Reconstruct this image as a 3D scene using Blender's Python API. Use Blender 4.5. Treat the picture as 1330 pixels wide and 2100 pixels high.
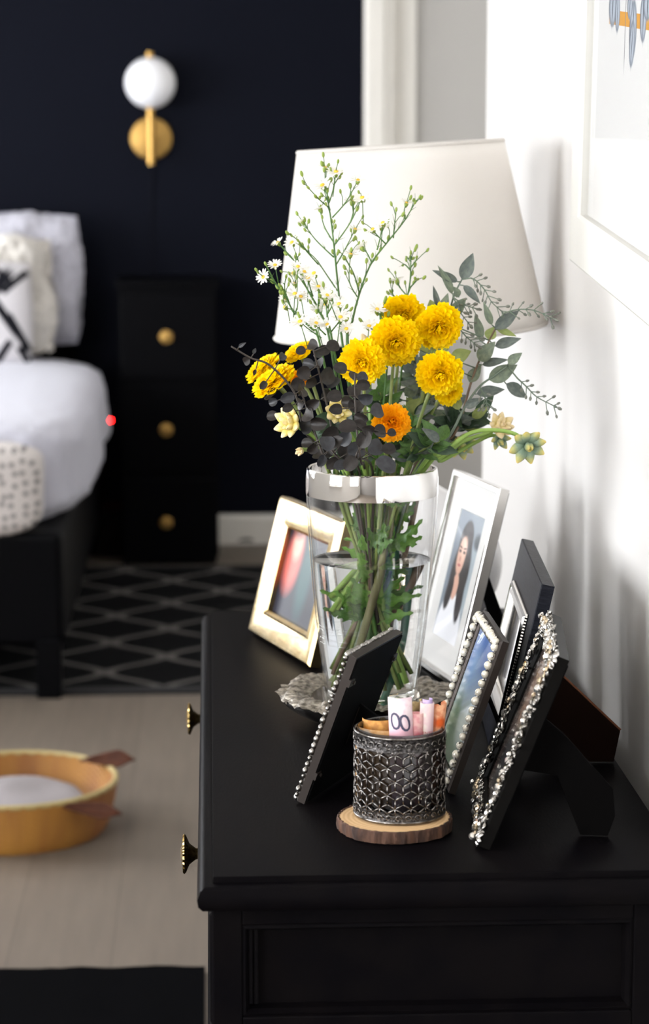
import bpy, bmesh, math, random
from mathutils import Vector, Matrix, noise

# ------------------------------------------------------------------ scene, camera, light
for o in list(bpy.data.objects): bpy.data.objects.remove(o, do_unlink=True)
SC = bpy.context.scene
COL = SC.collection
PI = math.pi
F_PX, VPX, HORIZON, CAM_Z = 4700.0, 430.0, 305.0, 1.46
PITCH = math.atan((1050 - HORIZON) / F_PX)
YAW = math.atan((665 - VPX) / F_PX * math.cos(PITCH))
FW = Vector((math.sin(YAW) * math.cos(PITCH), math.cos(YAW) * math.cos(PITCH), -math.sin(PITCH)))
RT = Vector((math.cos(YAW), -math.sin(YAW), 0))
UP = RT.cross(FW)
cam = bpy.data.cameras.new('camera')
cam.sensor_fit = 'VERTICAL'; cam.sensor_height = 22.34; cam.sensor_width = 22.34; cam.lens = 22.34 * F_PX / 2100
cam.clip_start = 0.05; cam.clip_end = 100
cam.dof.use_dof = True; cam.dof.focus_distance = 2.42; cam.dof.aperture_fstop = 3.4; cam.dof.aperture_blades = 5
camo = bpy.data.objects.new('camera', cam); COL.objects.link(camo)
camo.matrix_world = Matrix(((RT.x, UP.x, -FW.x, 0), (RT.y, UP.y, -FW.y, 0), (RT.z, UP.z, -FW.z, CAM_Z), (0, 0, 0, 1)))
SC.camera = camo
WORLD = bpy.data.worlds.new('world'); SC.world = WORLD; WORLD.use_nodes = True
bgn = WORLD.node_tree.nodes['Background']
bgn.inputs['Color'].default_value = (0.93, 0.96, 1.0, 1); bgn.inputs['Strength'].default_value = 25.5
vs = SC.view_settings
vs.view_transform = 'Standard'; vs.look = 'None'; vs.exposure = 0.0; vs.gamma = 1.0; vs.use_curve_mapping = False
SC.cycles.max_bounces = 14; SC.cycles.diffuse_bounces = 5; SC.cycles.transmission_bounces = 12; SC.cycles.transparent_max_bounces = 24
SC.cycles.sample_clamp_indirect = 8.0

# window openings in the left wall: (y0, y1, z0, z1)
LWX = -3.0
WINS = [(-3.5, -1.0, 0.85, 2.25), (0.5, 2.1, 0.85, 2.25), (4.7, 5.7, 0.85, 2.25), (6.2, 7.6, 0.85, 2.25)]
for i, (a, b, c, d) in enumerate(WINS):           # sampling portals in the openings (give no light of their own)
    l = bpy.data.lights.new('window_left_offscreen', 'AREA'); l.shape = 'RECTANGLE'; l.size = d - c; l.size_y = b - a
    l.cycles.is_portal = True
    lo = bpy.data.objects.new('window_left_offscreen', l); COL.objects.link(lo)
    lo.location = (LWX - 0.1, (a + b) / 2, (c + d) / 2); lo.rotation_euler = (0, -PI / 2, 0)

def at(px, py, Y):
    d = FW + RT * ((px - 665) / F_PX) + UP * ((1050 - py) / F_PX)
    return Vector((0, 0, CAM_Z)) + d * (Y / d.y)
def onz(px, py, z):
    d = FW + RT * ((px - 665) / F_PX) + UP * ((1050 - py) / F_PX)
    return Vector((0, 0, CAM_Z)) + d * ((z - CAM_Z) / d.z)

# ------------------------------------------------------------------ materials
def nodes_of(m):
    m.use_nodes = True
    return m.node_tree, m.node_tree.nodes, m.node_tree.links
def rgb(*c):                                         # sRGB 0-255 to linear
    out = []
    for x in c:
        x /= 255.0
        out.append(x / 12.92 if x <= 0.04045 else ((x + 0.055) / 1.055) ** 2.4)
    return tuple(out) + (1.0,)
def mat(name, col, rough=0.5, metal=0.0, col2=None, scale=20.0, bump=0.0, bscale=None, stretch=(1, 1, 1), spec=0.5,
        trans=0.0, coat=0.0, sheen=0.0, sss=0.0, detail=4, lo=0.35, hi=0.65, coords='Object'):
    m = bpy.data.materials.new(name); nt, N, L = nodes_of(m)
    b = N['Principled BSDF']
    b.inputs['Base Color'].default_value = col; b.inputs['Roughness'].default_value = rough
    b.inputs['Metallic'].default_value = metal; b.inputs['Specular IOR Level'].default_value = spec
    b.inputs['Coat Weight'].default_value = coat; b.inputs['Sheen Weight'].default_value = sheen
    b.inputs['Subsurface Weight'].default_value = sss
    if col2 or bump:
        tc = N.new('ShaderNodeTexCoord'); mp = N.new('ShaderNodeMapping'); mp.inputs['Scale'].default_value = stretch
        L.new(tc.outputs[coords], mp.inputs['Vector'])
    if col2:
        n = N.new('ShaderNodeTexNoise'); n.inputs['Scale'].default_value = scale; n.inputs['Detail'].default_value = detail
        L.new(mp.outputs[0], n.inputs['Vector'])
        r = N.new('ShaderNodeValToRGB'); r.color_ramp.elements[0].position = lo; r.color_ramp.elements[1].position = hi
        r.color_ramp.elements[0].color = col; r.color_ramp.elements[1].color = col2
        L.new(n.outputs[0], r.inputs[0]); L.new(r.outputs[0], b.inputs['Base Color'])
    if bump:
        n2 = N.new('ShaderNodeTexNoise'); n2.inputs['Scale'].default_value = bscale or scale; n2.inputs['Detail'].default_value = 3
        L.new(mp.outputs[0], n2.inputs['Vector'])
        bp = N.new('ShaderNodeBump'); bp.inputs['Strength'].default_value = bump; bp.inputs['Distance'].default_value = 0.002
        L.new(n2.outputs[0], bp.inputs['Height']); L.new(bp.outputs[0], b.inputs['Normal'])
    if trans:
        t = N.new('ShaderNodeBsdfTranslucent'); t.inputs['Color'].default_value = col2 or col
        mx = N.new('ShaderNodeMixShader'); mx.inputs[0].default_value = trans
        L.new(b.outputs[0], mx.inputs[1]); L.new(t.outputs[0], mx.inputs[2]); L.new(mx.outputs[0], N['Material Output'].inputs[0])
    return m
def thin_glass(name, tint=(1, 1, 1, 1), f0=.04, amount=1.0, rough=0.0):
    m = bpy.data.materials.new(name); nt, N, L = nodes_of(m); N.remove(N['Principled BSDF'])
    t = N.new('ShaderNodeBsdfTransparent'); t.inputs[0].default_value = tint
    g = N.new('ShaderNodeBsdfGlossy'); g.inputs['Roughness'].default_value = rough
    lw = N.new('ShaderNodeLayerWeight'); lw.inputs[0].default_value = .5
    pw_ = N.new('ShaderNodeMath'); pw_.operation = 'POWER'; pw_.inputs[1].default_value = 5; L.new(lw.outputs['Facing'], pw_.inputs[0])
    ma = N.new('ShaderNodeMath'); ma.operation = 'MULTIPLY_ADD'; ma.inputs[1].default_value = (1 - f0) * amount; ma.inputs[2].default_value = f0; L.new(pw_.outputs[0], ma.inputs[0])
    mx = N.new('ShaderNodeMixShader'); L.new(ma.outputs[0], mx.inputs[0]); L.new(t.outputs[0], mx.inputs[1]); L.new(g.outputs[0], mx.inputs[2])
    L.new(mx.outputs[0], N['Material Output'].inputs[0]); return m
def print_mat(name, base, layers, rough=0.35, base2=None, nscale=60):
    """Flat print: soft ellipses ('e') or rectangles ('r') laid over a ground, in the sheet's own metres (x, z)."""
    m = bpy.data.materials.new(name); nt, N, L = nodes_of(m); b = N['Principled BSDF']; b.inputs['Roughness'].default_value = rough; b.inputs['Specular IOR Level'].default_value = .12
    tc = N.new('ShaderNodeTexCoord')
    c = N.new('ShaderNodeRGB'); c.outputs[0].default_value = base; prev = c.outputs[0]
    if base2:
        n = N.new('ShaderNodeTexNoise'); n.inputs['Scale'].default_value = nscale; L.new(tc.outputs['Object'], n.inputs['Vector'])
        r = N.new('ShaderNodeValToRGB'); r.color_ramp.elements[0].position = .4; r.color_ramp.elements[1].position = .6
        r.color_ramp.elements[0].color = base; r.color_ramp.elements[1].color = base2
        L.new(n.outputs[0], r.inputs[0]); prev = r.outputs[0]
    for (k, cx, cz, rx, rz, ang, soft, col) in layers:
        mp = N.new('ShaderNodeMapping'); mp.vector_type = 'TEXTURE'
        mp.inputs['Location'].default_value = (cx, 0, cz); mp.inputs['Rotation'].default_value = (0, math.radians(ang), 0); mp.inputs['Scale'].default_value = (rx, 1, rz)
        L.new(tc.outputs['Object'], mp.inputs['Vector'])
        if k == 'e':
            ln = N.new('ShaderNodeVectorMath'); ln.operation = 'LENGTH'; L.new(mp.outputs[0], ln.inputs[0]); d = ln.outputs['Value']
        else:
            ab = N.new('ShaderNodeVectorMath'); ab.operation = 'ABSOLUTE'; L.new(mp.outputs[0], ab.inputs[0])
            sp = N.new('ShaderNodeSeparateXYZ'); L.new(ab.outputs[0], sp.inputs[0])
            mxm = N.new('ShaderNodeMath'); mxm.operation = 'MAXIMUM'; L.new(sp.outputs[0], mxm.inputs[0]); L.new(sp.outputs[2], mxm.inputs[1]); d = mxm.outputs[0]
        mr = N.new('ShaderNodeMapRange'); mr.inputs['From Min'].default_value = 1 - soft; mr.inputs['From Max'].default_value = 1 + soft
        mr.inputs['To Min'].default_value = 1; mr.inputs['To Max'].default_value = 0; L.new(d, mr.inputs[0])
        mx = N.new('ShaderNodeMixRGB'); mx.inputs[2].default_value = col; L.new(mr.outputs[0], mx.inputs[0]); L.new(prev, mx.inputs[1]); prev = mx.outputs[0]
    L.new(prev, b.inputs['Base Color']); return m
def along_mat(name, stops, rough=0.5, trans=0.0, axis=0, spec=0.4):
    """Colour that changes along a leaf from base to tip (mesh-local x from 0 to 1)."""
    m = bpy.data.materials.new(name); nt, N, L = nodes_of(m); b = N['Principled BSDF']; b.inputs['Roughness'].default_value = rough
    b.inputs['Specular IOR Level'].default_value = spec
    tc = N.new('ShaderNodeTexCoord'); sp = N.new('ShaderNodeSeparateXYZ'); L.new(tc.outputs['Object'], sp.inputs[0])
    n = N.new('ShaderNodeTexNoise'); n.inputs['Scale'].default_value = 6; L.new(tc.outputs['Object'], n.inputs['Vector'])
    ma = N.new('ShaderNodeMath'); ma.operation = 'MULTIPLY_ADD'; ma.inputs[1].default_value = .3; L.new(n.outputs[0], ma.inputs[0]); L.new(sp.outputs[axis], ma.inputs[2])
    su = N.new('ShaderNodeMath'); su.operation = 'SUBTRACT'; su.inputs[1].default_value = .15; L.new(ma.outputs[0], su.inputs[0])
    r = N.new('ShaderNodeValToRGB'); L.new(su.outputs[0], r.inputs[0])
    e = r.color_ramp.elements
    e[0].position, e[0].color = stops[0]; e[1].position, e[1].color = stops[-1]
    for p, c in stops[1:-1]:
        k = e.new(p); k.color = c
    L.new(r.outputs[0], b.inputs['Base Color'])
    if trans:
        t = N.new('ShaderNodeBsdfTranslucent'); L.new(r.outputs[0], t.inputs['Color'])
        mx = N.new('ShaderNodeMixShader'); mx.inputs[0].default_value = trans
        L.new(b.outputs[0], mx.inputs[1]); L.new(t.outputs[0], mx.inputs[2]); L.new(mx.outputs[0], N['Material Output'].inputs[0])
    return m
def bloom_mat(name, c, c2):
    return mat(name, c, .55, col2=c2, scale=60, spec=.25, trans=.42)

M = {}
M['wall_white'] = mat('wall_white', rgb(215, 212, 209), .38, bump=.05, bscale=60)
M['wall_plain'] = mat('wall_plain', rgb(225, 223, 219), .7)
M['wall_navy'] = mat('wall_navy', rgb(12, 14, 23), .6, spec=.05, bump=.05, bscale=120)
M['trim_white'] = mat('trim_white', rgb(226, 222, 214), .4)
M['ceiling'] = mat('ceiling_paint', rgb(236, 232, 226), .8)
M['black_paint'] = mat('black_paint', rgb(7, 6, 8), .42, spec=.025, bump=.10, bscale=90, col2=rgb(11, 9, 10), scale=6, stretch=(4, 1, 4))
M['black_wood'] = mat('black_wood', rgb(3, 3, 5), .45, spec=.06)
M['brass'] = mat('brass', rgb(192, 153, 88), .4, 1.0)
M['brass_old'] = mat('brass_old', rgb(196, 168, 110), .28, 1.0, col2=rgb(120, 95, 50), scale=300)
M['globe'] = mat('opal_glass', rgb(245, 245, 248), .2, sss=0.0)
M['shade'] = mat('lamp_shade_linen', rgb(241, 238, 234), .85, trans=.5, bump=.15, bscale=500)
M['ceramic'] = mat('white_ceramic', rgb(228, 228, 230), .12)
M['bark'] = mat('bark', rgb(46, 28, 20), .85, col2=rgb(88, 58, 41), scale=90, stretch=(1, 1, .25), bump=1.0, bscale=160)
M['felt'] = mat('black_felt', rgb(6, 6, 7), .9, spec=.1)
M['bronze'] = mat('bronze_edge', rgb(46, 39, 35), .45, .6)
M['silver'] = mat('silver', rgb(215, 212, 208), .16, 1.0)
M['silver_dark'] = mat('silver_antique', rgb(190, 186, 180), .28, 1.0, col2=rgb(70, 66, 62), scale=500, lo=.45, hi=.6)
M['pewter'] = mat('pewter', rgb(150, 145, 141), .27, 1.0, col2=rgb(74, 69, 66), scale=220)
M['pewter_band'] = mat('pewter_embossed', rgb(100, 97, 96), .35, 1.0, col2=rgb(45, 43, 42), scale=420, bump=1.0, bscale=330)
M['mirror'] = mat('mirror_silver', rgb(236, 234, 232), .03, 1.0)
M['gold_silver'] = mat('champagne_metal', rgb(172, 147, 100), .24, 1.0, col2=rgb(190, 170, 130), scale=40, bump=.12, bscale=120)
M['matboard'] = mat('matboard', rgb(208, 207, 205), .8)
M['pearl'] = mat('pearl', rgb(226, 220, 204), .18, .25, coat=.6)
M['gem'] = mat('rhinestone', rgb(226, 222, 216), .08, .9)
M['gem_warm'] = mat('rhinestone_warm', rgb(214, 196, 168), .1, .9)
M['brown_board'] = mat('brown_board', rgb(26, 15, 10), .7, spec=.04)
M['board_edge'] = mat('board_edge', rgb(104, 58, 30), .8)
M['glass'] = thin_glass('clear_glass')
M['frame_glass'] = thin_glass('frame_glass', f0=.015, amount=.35)
M['cup_glass'] = thin_glass('smoky_glass', (.42, .42, .44, 1), .10)

# ------------------------------------------------------------------ mesh helpers
class MB:
    def __init__(s): s.v = []; s.f = []
    def add(s, vs, fs, M_=None):
        k = len(s.v)
        s.v += [tuple(M_ @ Vector(p)) if M_ else tuple(p) for p in vs]
        s.f += [tuple(i + k for i in f) for f in fs]; return s
    def box(s, x0, x1, y0, y1, z0, z1, M_=None):
        return s.add([(x0, y0, z0), (x1, y0, z0), (x1, y1, z0), (x0, y1, z0), (x0, y0, z1), (x1, y0, z1), (x1, y1, z1), (x0, y1, z1)],
                     [(3, 2, 1, 0), (4, 5, 6, 7), (0, 1, 5, 4), (1, 2, 6, 5), (2, 3, 7, 6), (3, 0, 4, 7)], M_)
    def tube(s, pts, rad, n=8, caps=True):
        pts = [Vector(p) for p in pts]; m = len(pts)
        if not hasattr(rad, '__len__'): rad = [rad] * m
        t0 = (pts[1] - pts[0]).normalized()
        nrm = t0.cross(Vector((0, 0, 1)))
        if nrm.length < 1e-3: nrm = t0.cross(Vector((1, 0, 0)))
        nrm.normalize(); vs = []; fs = []
        for i, p in enumerate(pts):
            t = (pts[min(i + 1, m - 1)] - pts[max(i - 1, 0)]).normalized()
            nrm = (nrm - t * nrm.dot(t)).normalized(); b = t.cross(nrm)
            for k in range(n):
                a = 2 * PI * k / n; vs.append(p + (nrm * math.cos(a) + b * math.sin(a)) * rad[i])
        for i in range(m - 1):
            for k in range(n):
                k2 = (k + 1) % n; fs.append((i * n + k, i * n + k2, (i + 1) * n + k2, (i + 1) * n + k))
        if caps: fs.append(tuple(range(n - 1, -1, -1))); fs.append(tuple((m - 1) * n + k for k in range(n)))
        return s.add(vs, fs)
    def lathe(s, prof, n=48, M_=None, closed=False):
        vs = []; fs = []; m = len(prof)
        for r, z in prof:
            for k in range(n):
                a = 2 * PI * k / n; vs.append((r * math.cos(a), r * math.sin(a), z))
        for i in range(m if closed else m - 1):
            j = (i + 1) % m
            for k in range(n):
                k2 = (k + 1) % n; fs.append((i * n + k, i * n + k2, j * n + k2, j * n + k))
        if not closed:
            if prof[0][0] > 1e-5: fs.append(tuple(range(n - 1, -1, -1)))
            if prof[-1][0] > 1e-5: fs.append(tuple((m - 1) * n + k for k in range(n)))
        return s.add(vs, fs, M_)
    def shell(s, prof, n=48, M_=None):                 # open surface of revolution, no caps
        vs = []; fs = []
        for r, z in prof:
            for k in range(n):
                a = 2 * PI * k / n; vs.append((r * math.cos(a), r * math.sin(a), z))
        for i in range(len(prof) - 1):
            for k in range(n):
                k2 = (k + 1) % n; fs.append((i * n + k, i * n + k2, (i + 1) * n + k2, (i + 1) * n + k))
        return s.add(vs, fs, M_)
    def sphere(s, c, r, seg=12, rings=8):
        if not hasattr(r, '__len__'): r = (r, r, r)
        vs = [(c[0], c[1], c[2] + r[2])]; fs = []
        for i in range(1, rings):
            th = PI * i / rings
            for k in range(seg):
                a = 2 * PI * k / seg; vs.append((c[0] + r[0] * math.sin(th) * math.cos(a), c[1] + r[1] * math.sin(th) * math.sin(a), c[2] + r[2] * math.cos(th)))
        vs.append((c[0], c[1], c[2] - r[2])); e = len(vs) - 1
        for k in range(seg):
            k2 = (k + 1) % seg; fs.append((0, 1 + k, 1 + k2)); fs.append((e, e - seg + k2, e - seg + k))
            for i in range(rings - 2):
                a = 1 + i * seg; fs.append((a + k, a + seg + k, a + seg + k2, a + k2))
        return s.add(vs, fs)
    def grid(s, fn, nu, nv, wrap=False):
        vs = [fn(i / (nu if wrap else nu - 1), j / (nv - 1)) for j in range(nv) for i in range(nu)]; fs = []
        for j in range(nv - 1):
            for i in range(nu if wrap else nu - 1):
                i2 = (i + 1) % nu; fs.append((j * nu + i, j * nu + i2, (j + 1) * nu + i2, (j + 1) * nu + i))
        return s.add(vs, fs)
    def prism(s, poly, y0, y1, M_=None):                # polygon in (x, z), extruded in y
        n = len(poly); vs = [(x, y0, z) for x, z in poly] + [(x, y1, z) for x, z in poly]
        fs = [tuple(range(n)), tuple(range(2 * n - 1, n - 1, -1))] + [(i, i + n, (i + 1) % n + n, (i + 1) % n) for i in range(n)]
        return s.add(vs, fs, M_)
    def ring(s, w, h, prof, closed=True, x0=0, z0=0):   # mitred rectangular moulding; prof = (inset, forward)
        vs = []; fs = []; m = len(prof)
        for d, y in prof: vs += [(x0 + d, -y, z0 + d), (x0 + w - d, -y, z0 + d), (x0 + w - d, -y, z0 + h - d), (x0 + d, -y, z0 + h - d)]
        for i in range(m if closed else m - 1):
            j = (i + 1) % m
            for k in range(4): fs.append((i * 4 + k, i * 4 + (k + 1) % 4, j * 4 + (k + 1) % 4, j * 4 + k))
        return s.add(vs, fs)
    def mesh(s, name, smooth=40):
        me = bpy.data.meshes.new(name); me.from_pydata(s.v, [], s.f); me.update()
        bm = bmesh.new(); bm.from_mesh(me); bmesh.ops.recalc_face_normals(bm, faces=bm.faces); bm.to_mesh(me); bm.free()
        if smooth:
            me.polygons.foreach_set('use_smooth', [True] * len(me.polygons))
            if smooth < 180: me.set_sharp_from_angle(angle=math.radians(smooth))
        return me
MW = {}
def W(o): return MW.get(o.name, Matrix.Identity(4)) if o else Matrix.Identity(4)
def put(name, me, m, parent=None, Ml=None, kind=None, bevel=0):
    o = bpy.data.objects.new(name, me); COL.objects.link(o)
    if m and not me.materials: me.materials.append(m)
    Ml = Ml or Matrix.Identity(4)
    if parent: o.parent = parent
    o.matrix_basis = Ml; MW[o.name] = W(parent) @ Ml
    if kind: o['kind'] = kind
    if bevel:
        b = o.modifiers.new('bevel', 'BEVEL'); b.width = bevel; b.segments = 2; b.limit_method = 'ANGLE'
    return o
def build(mb, name, m, parent=None, Ml=None, smooth=40, kind=None, bevel=0): return put(name, mb.mesh(name, smooth), m, parent, Ml, kind, bevel)
def empty(name, Mw, label, cat, group=None):
    o = bpy.data.objects.new(name, None); COL.objects.link(o); o.empty_display_size = .03
    if not isinstance(Mw, Matrix): Mw = Matrix.Translation(Vector(Mw))
    o.matrix_basis = Mw; MW[o.name] = Mw; tag(o, label, cat, group); return o
def tag(o, label, cat, group=None):
    o['label'] = label; o['category'] = cat
    if group: o['group'] = group
    return o
def struct(o): o['kind'] = 'structure'; return o
def smooth_path(pts, n=6):
    P = [Vector(p) for p in pts]; out = []
    for i in range(len(P) - 1):
        a = P[max(i - 1, 0)]; b = P[i]; c = P[i + 1]; d = P[min(i + 2, len(P) - 1)]
        for k in range(n):
            t = k / n; out.append(0.5 * ((2 * b) + (c - a) * t + (2 * a - 5 * b + 4 * c - d) * t * t + (3 * b - a - 3 * c + d) * t ** 3))
    out.append(P[-1]); return out
def rot_to(z, loc=(0, 0, 0), s=1.0, spin=0.0):          # local +Z towards z
    q = Vector(z).normalized().to_track_quat('Z', 'Y')
    return Matrix.Translation(Vector(loc)) @ q.to_matrix().to_4x4() @ Matrix.Rotation(spin, 4, 'Z') @ Matrix.Diagonal((s, s, s, 1))
def superbox(mb, c, r, e=.3, nu=64, nv=36, amp=0, freq=5, seed=0, amp2=0, freq2=40):
    def sg(x, p): return math.copysign(abs(x) ** p, x)
    def fn(u, v):
        a = u * 2 * PI; b = (v - .5) * PI * .9999
        p = Vector((c[0] + r[0] * sg(math.cos(b), e) * sg(math.cos(a), e), c[1] + r[1] * sg(math.cos(b), e) * sg(math.sin(a), e), c[2] + r[2] * sg(math.sin(b), e)))
        d = (p - Vector(c)).normalized(); k = 0
        if amp: k += amp * noise.noise(p * freq + Vector((seed, 0, 0)))
        if amp2: k += amp2 * noise.noise(p * freq2 + Vector((0, seed, 0)))
        return p + d * k
    return mb.grid(fn, nu, nv, True)
random.seed(7)

# ------------------------------------------------------------------ room shell
BW, RW, REND, FRONT, HALLX, CEIL = 8.46, 0.462, 3.88, -4.5, 1.7, 2.75
fm = bpy.data.materials.new('light_oak_floor'); nt, N, L = nodes_of(fm); b = N['Principled BSDF']
tc = N.new('ShaderNodeTexCoord'); mp = N.new('ShaderNodeMapping'); mp.inputs['Rotation'].default_value = (0, 0, PI / 2); L.new(tc.outputs['Object'], mp.inputs[0])
br = N.new('ShaderNodeTexBrick'); br.inputs['Scale'].default_value = 1; br.inputs['Brick Width'].default_value = 1.3; br.inputs['Row Height'].default_value = .19
br.inputs['Mortar Size'].default_value = .0012; br.inputs['Color1'].default_value = rgb(104, 94, 84); br.inputs['Color2'].default_value = rgb(109, 99, 89); br.inputs['Mortar'].default_value = rgb(88, 78, 69)
L.new(mp.outputs[0], br.inputs['Vector'])
mp2 = N.new('ShaderNodeMapping'); mp2.inputs['Scale'].default_value = (14, 1.2, 1); L.new(tc.outputs['Object'], mp2.inputs[0])
nz = N.new('ShaderNodeTexNoise'); nz.inputs['Scale'].default_value = 3; nz.inputs['Detail'].default_value = 6; L.new(mp2.outputs[0], nz.inputs[0])
mx = N.new('ShaderNodeMixRGB'); mx.blend_type = 'OVERLAY'; mx.inputs[0].default_value = .22; L.new(br.outputs[0], mx.inputs[1]); L.new(nz.outputs[0], mx.inputs[2])
L.new(mx.outputs[0], b.inputs['Base Color']); b.inputs['Roughness'].default_value = .5
struct(build(MB().box(LWX - .1, HALLX + .1, FRONT - .1, BW + .2, -.1, 0), 'floor', fm, smooth=0))
struct(build(MB().box(LWX - .1, HALLX + .1, FRONT - .1, BW + .2, CEIL, CEIL + .1), 'ceiling', M['ceiling'], smooth=0))
DX0, DX1, DZ = .665, 1.52, 2.12
mb = MB().box(LWX, DX0 - .02, BW, BW + .12, 0, CEIL)
struct(build(mb, 'wall_back', M['wall_navy'], smooth=0))
struct(build(MB().box(DX1 + .02, HALLX, BW, BW + .12, 0, CEIL).box(DX0 - .02, DX1 + .02, BW, BW + .12, DZ, CEIL), 'wall_back_upper', M['wall_plain'], smooth=0))
struct(build(MB().box(RW, RW + .12, FRONT, REND, 0, CEIL), 'wall_right', M['wall_white'], smooth=0, bevel=.004))
struct(build(MB().box(HALLX, HALLX + .1, FRONT, BW, 0, CEIL), 'wall_hall', M['wall_plain'], smooth=0))
struct(build(MB().box(LWX, HALLX, FRONT - .1, FRONT, 0, CEIL), 'wall_front', mat('wall_greige', rgb(120, 116, 112), .7), smooth=0))
mb = MB(); edges = [FRONT]
for a, b_, c, d in WINS:
    mb.box(LWX - .1, LWX, a, b_, 0, c); mb.box(LWX - .1, LWX, a, b_, d, CEIL); edges += [a, b_]
edges.append(BW)
for i in range(0, len(edges), 2): mb.box(LWX - .1, LWX, edges[i], edges[i + 1], 0, CEIL)
struct(build(mb, 'wall_left', M['wall_plain'], smooth=0))
for i, (a, b_, c, d) in enumerate(WINS):
    mb = MB()
    for y0, y1 in ((a, a + .06), ((a + b_) / 2 - .035, (a + b_) / 2 + .035), (b_ - .06, b_)): mb.box(LWX - .08, LWX - .02, y0, y1, c, d)
    mb.box(LWX - .08, LWX - .02, a, b_, c, c + .06).box(LWX - .08, LWX - .02, a, b_, d - .06, d).box(LWX - .02, LWX + .12, a - .03, b_ + .03, c - .03, c)
    struct(build(mb, 'window_%d' % (i + 1), M['trim_white'], smooth=0))
prof = [(0, 0), (.016, 0), (.016, .095), (.011, .108), (0, .112)]
mb = MB().add([(-.0 + x, BW - y, z) for x in (LWX, DX0 - .104) for y, z in prof], [(0, 1, 2, 3, 4), (9, 8, 7, 6, 5)] + [(i, (i + 1) % 5, (i + 1) % 5 + 5, i + 5) for i in range(5)])
struct(build(mb, 'baseboard_back', M['trim_white'], smooth=0))
# door casing and door in the back wall
def casing(x0, x1, name):
    mb = MB(); w = x1 - x0
    pr = [(0, 0), (0, .018), (.012, .024), (w * .68, .024), (w * .72, .014), (w - .01, .012), (w, .008), (w, 0)]
    mb.add([(x0 + d, BW - y, z) for z in (0, DZ + .1) for d, y in pr], [tuple(range(8)), tuple(range(15, 7, -1))] + [(i, (i + 1) % 8, (i + 1) % 8 + 8, i + 8) for i in range(8)])
    return struct(build(mb, name, M['trim_white'], smooth=0))
casing(DX0 - .104, DX0, 'trim_1'); casing(DX1, DX1 + .104, 'trim_2')
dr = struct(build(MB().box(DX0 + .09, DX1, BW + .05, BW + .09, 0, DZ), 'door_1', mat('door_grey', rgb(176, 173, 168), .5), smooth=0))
build(MB().tube([(DX1 - .07, BW + .05, 1.0), (DX1 - .07, BW - .0, 1.0), (DX1 - .18, BW - .0, 1.0)], .009), 'door_handle', M['silver'], dr)
struct(build(MB().box(DX0 - .004, DX0 + .088, BW + .03, BW + .1, 0, DZ), 'trim_3', M['trim_white'], smooth=0))
struct(build(MB().box(DX0 - .004, DX0 + .012, BW - .002, BW + .1, 0, DZ), 'trim_4', M['trim_white'], smooth=0))

# ------------------------------------------------------------------ dresser
DL, DR, DF, DB, TOP = -.016, .437, 2.015, 3.27, .80
d = empty('dresser', ((DL + DR) / 2, (DF + DB) / 2, 0), 'long black painted dresser with brass knobs standing along the white wall', 'dresser')
inv = W(d).inverted()
mb = MB()
loops = [(.012, .768), (.004, .770), (0, .775), (-.001, .782), (.002, .789), (.007, .7925), (.012, .7935), (.0135, .7935), (.0140, .7995), (.0155, .80)]
vs_ = []; fs_ = []
for o_, z in loops: vs_ += [(DL + o_, DF + o_, z), (DR, DF + o_, z), (DR, DB - o_, z), (DL + o_, DB - o_, z)]
for i in range(len(loops) - 1):
    for k in range(4): fs_.append((i * 4 + k, i * 4 + (k + 1) % 4, i * 4 + 4 + (k + 1) % 4, i * 4 + 4 + k))
fs_ += [(3, 2, 1, 0), tuple(len(vs_) - 4 + k for k in range(4))]
build(MB().add(vs_, fs_, inv), 'top', M['black_paint'], d, smooth=35)
bx0, bx1, by0, by1 = DL + .012, DR - .004, DF + .014, DB - .014
build(MB().box(bx0 + .012, bx1, by0 + .014, by1 - .014, .10, .768, inv), 'body', M['black_paint'], d, smooth=0)
for y0, y1 in ((by0, by0 + .014), (by1 - .014, by1)):                # end frames: stiles, rails, recessed panel
    for x0, x1 in ((bx0, bx0 + .028), (bx1 - .045, bx1)): build(MB().box(x0, x1, y0, y1, 0, .768, inv), 'stile', M['black_paint'], d, smooth=0, bevel=.002)
    for z0, z1 in ((.752, .768), (.625, .664), (.12, .17)): build(MB().box(bx0 + .028, bx1 - .045, y0, y1, z0, z1, inv), 'rail', M['black_paint'], d, smooth=0, bevel=.002)
    for z0, z1 in ((.664, .752), (.17, .625)):
        Mx = inv @ Matrix.Translation((bx0 + .028, y0 + (.002 if y0 < 2.5 else .014), z0))
        build(MB().ring(bx1 - bx0 - .073, z1 - z0, [(0, -.012), (0, 0), (.003, .0015), (.006, -.004), (.008, -.012)], False), 'panel_moulding', M['black_paint'], d, Mx, smooth=0)
for k in range(3):                                                   # reeding on the near corner post
    build(MB().tube([inv @ Vector((bx0 + .031 + k * .005, by0 + .006, .755)), inv @ Vector((bx0 + .031 + k * .005, by0 + .006, .675))], .0022, 8), 'reed', M['black_paint'], d)
for y0 in (by0, by1 - .05):
    for x0 in (bx0, bx1 - .05): build(MB().add([(x0 + a, y0 + b2, z) for z, i_ in ((.12, 0), (0, .012)) for a, b2 in ((i_, i_), (.05 - i_, i_), (.05 - i_, .05 - i_), (i_, .05 - i_))], [(0, 1, 2, 3), (7, 6, 5, 4)] + [(k, (k + 1) % 4, 4 + (k + 1) % 4, 4 + k) for k in range(4)], inv), 'foot', M['black_paint'], d, smooth=0)
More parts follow.
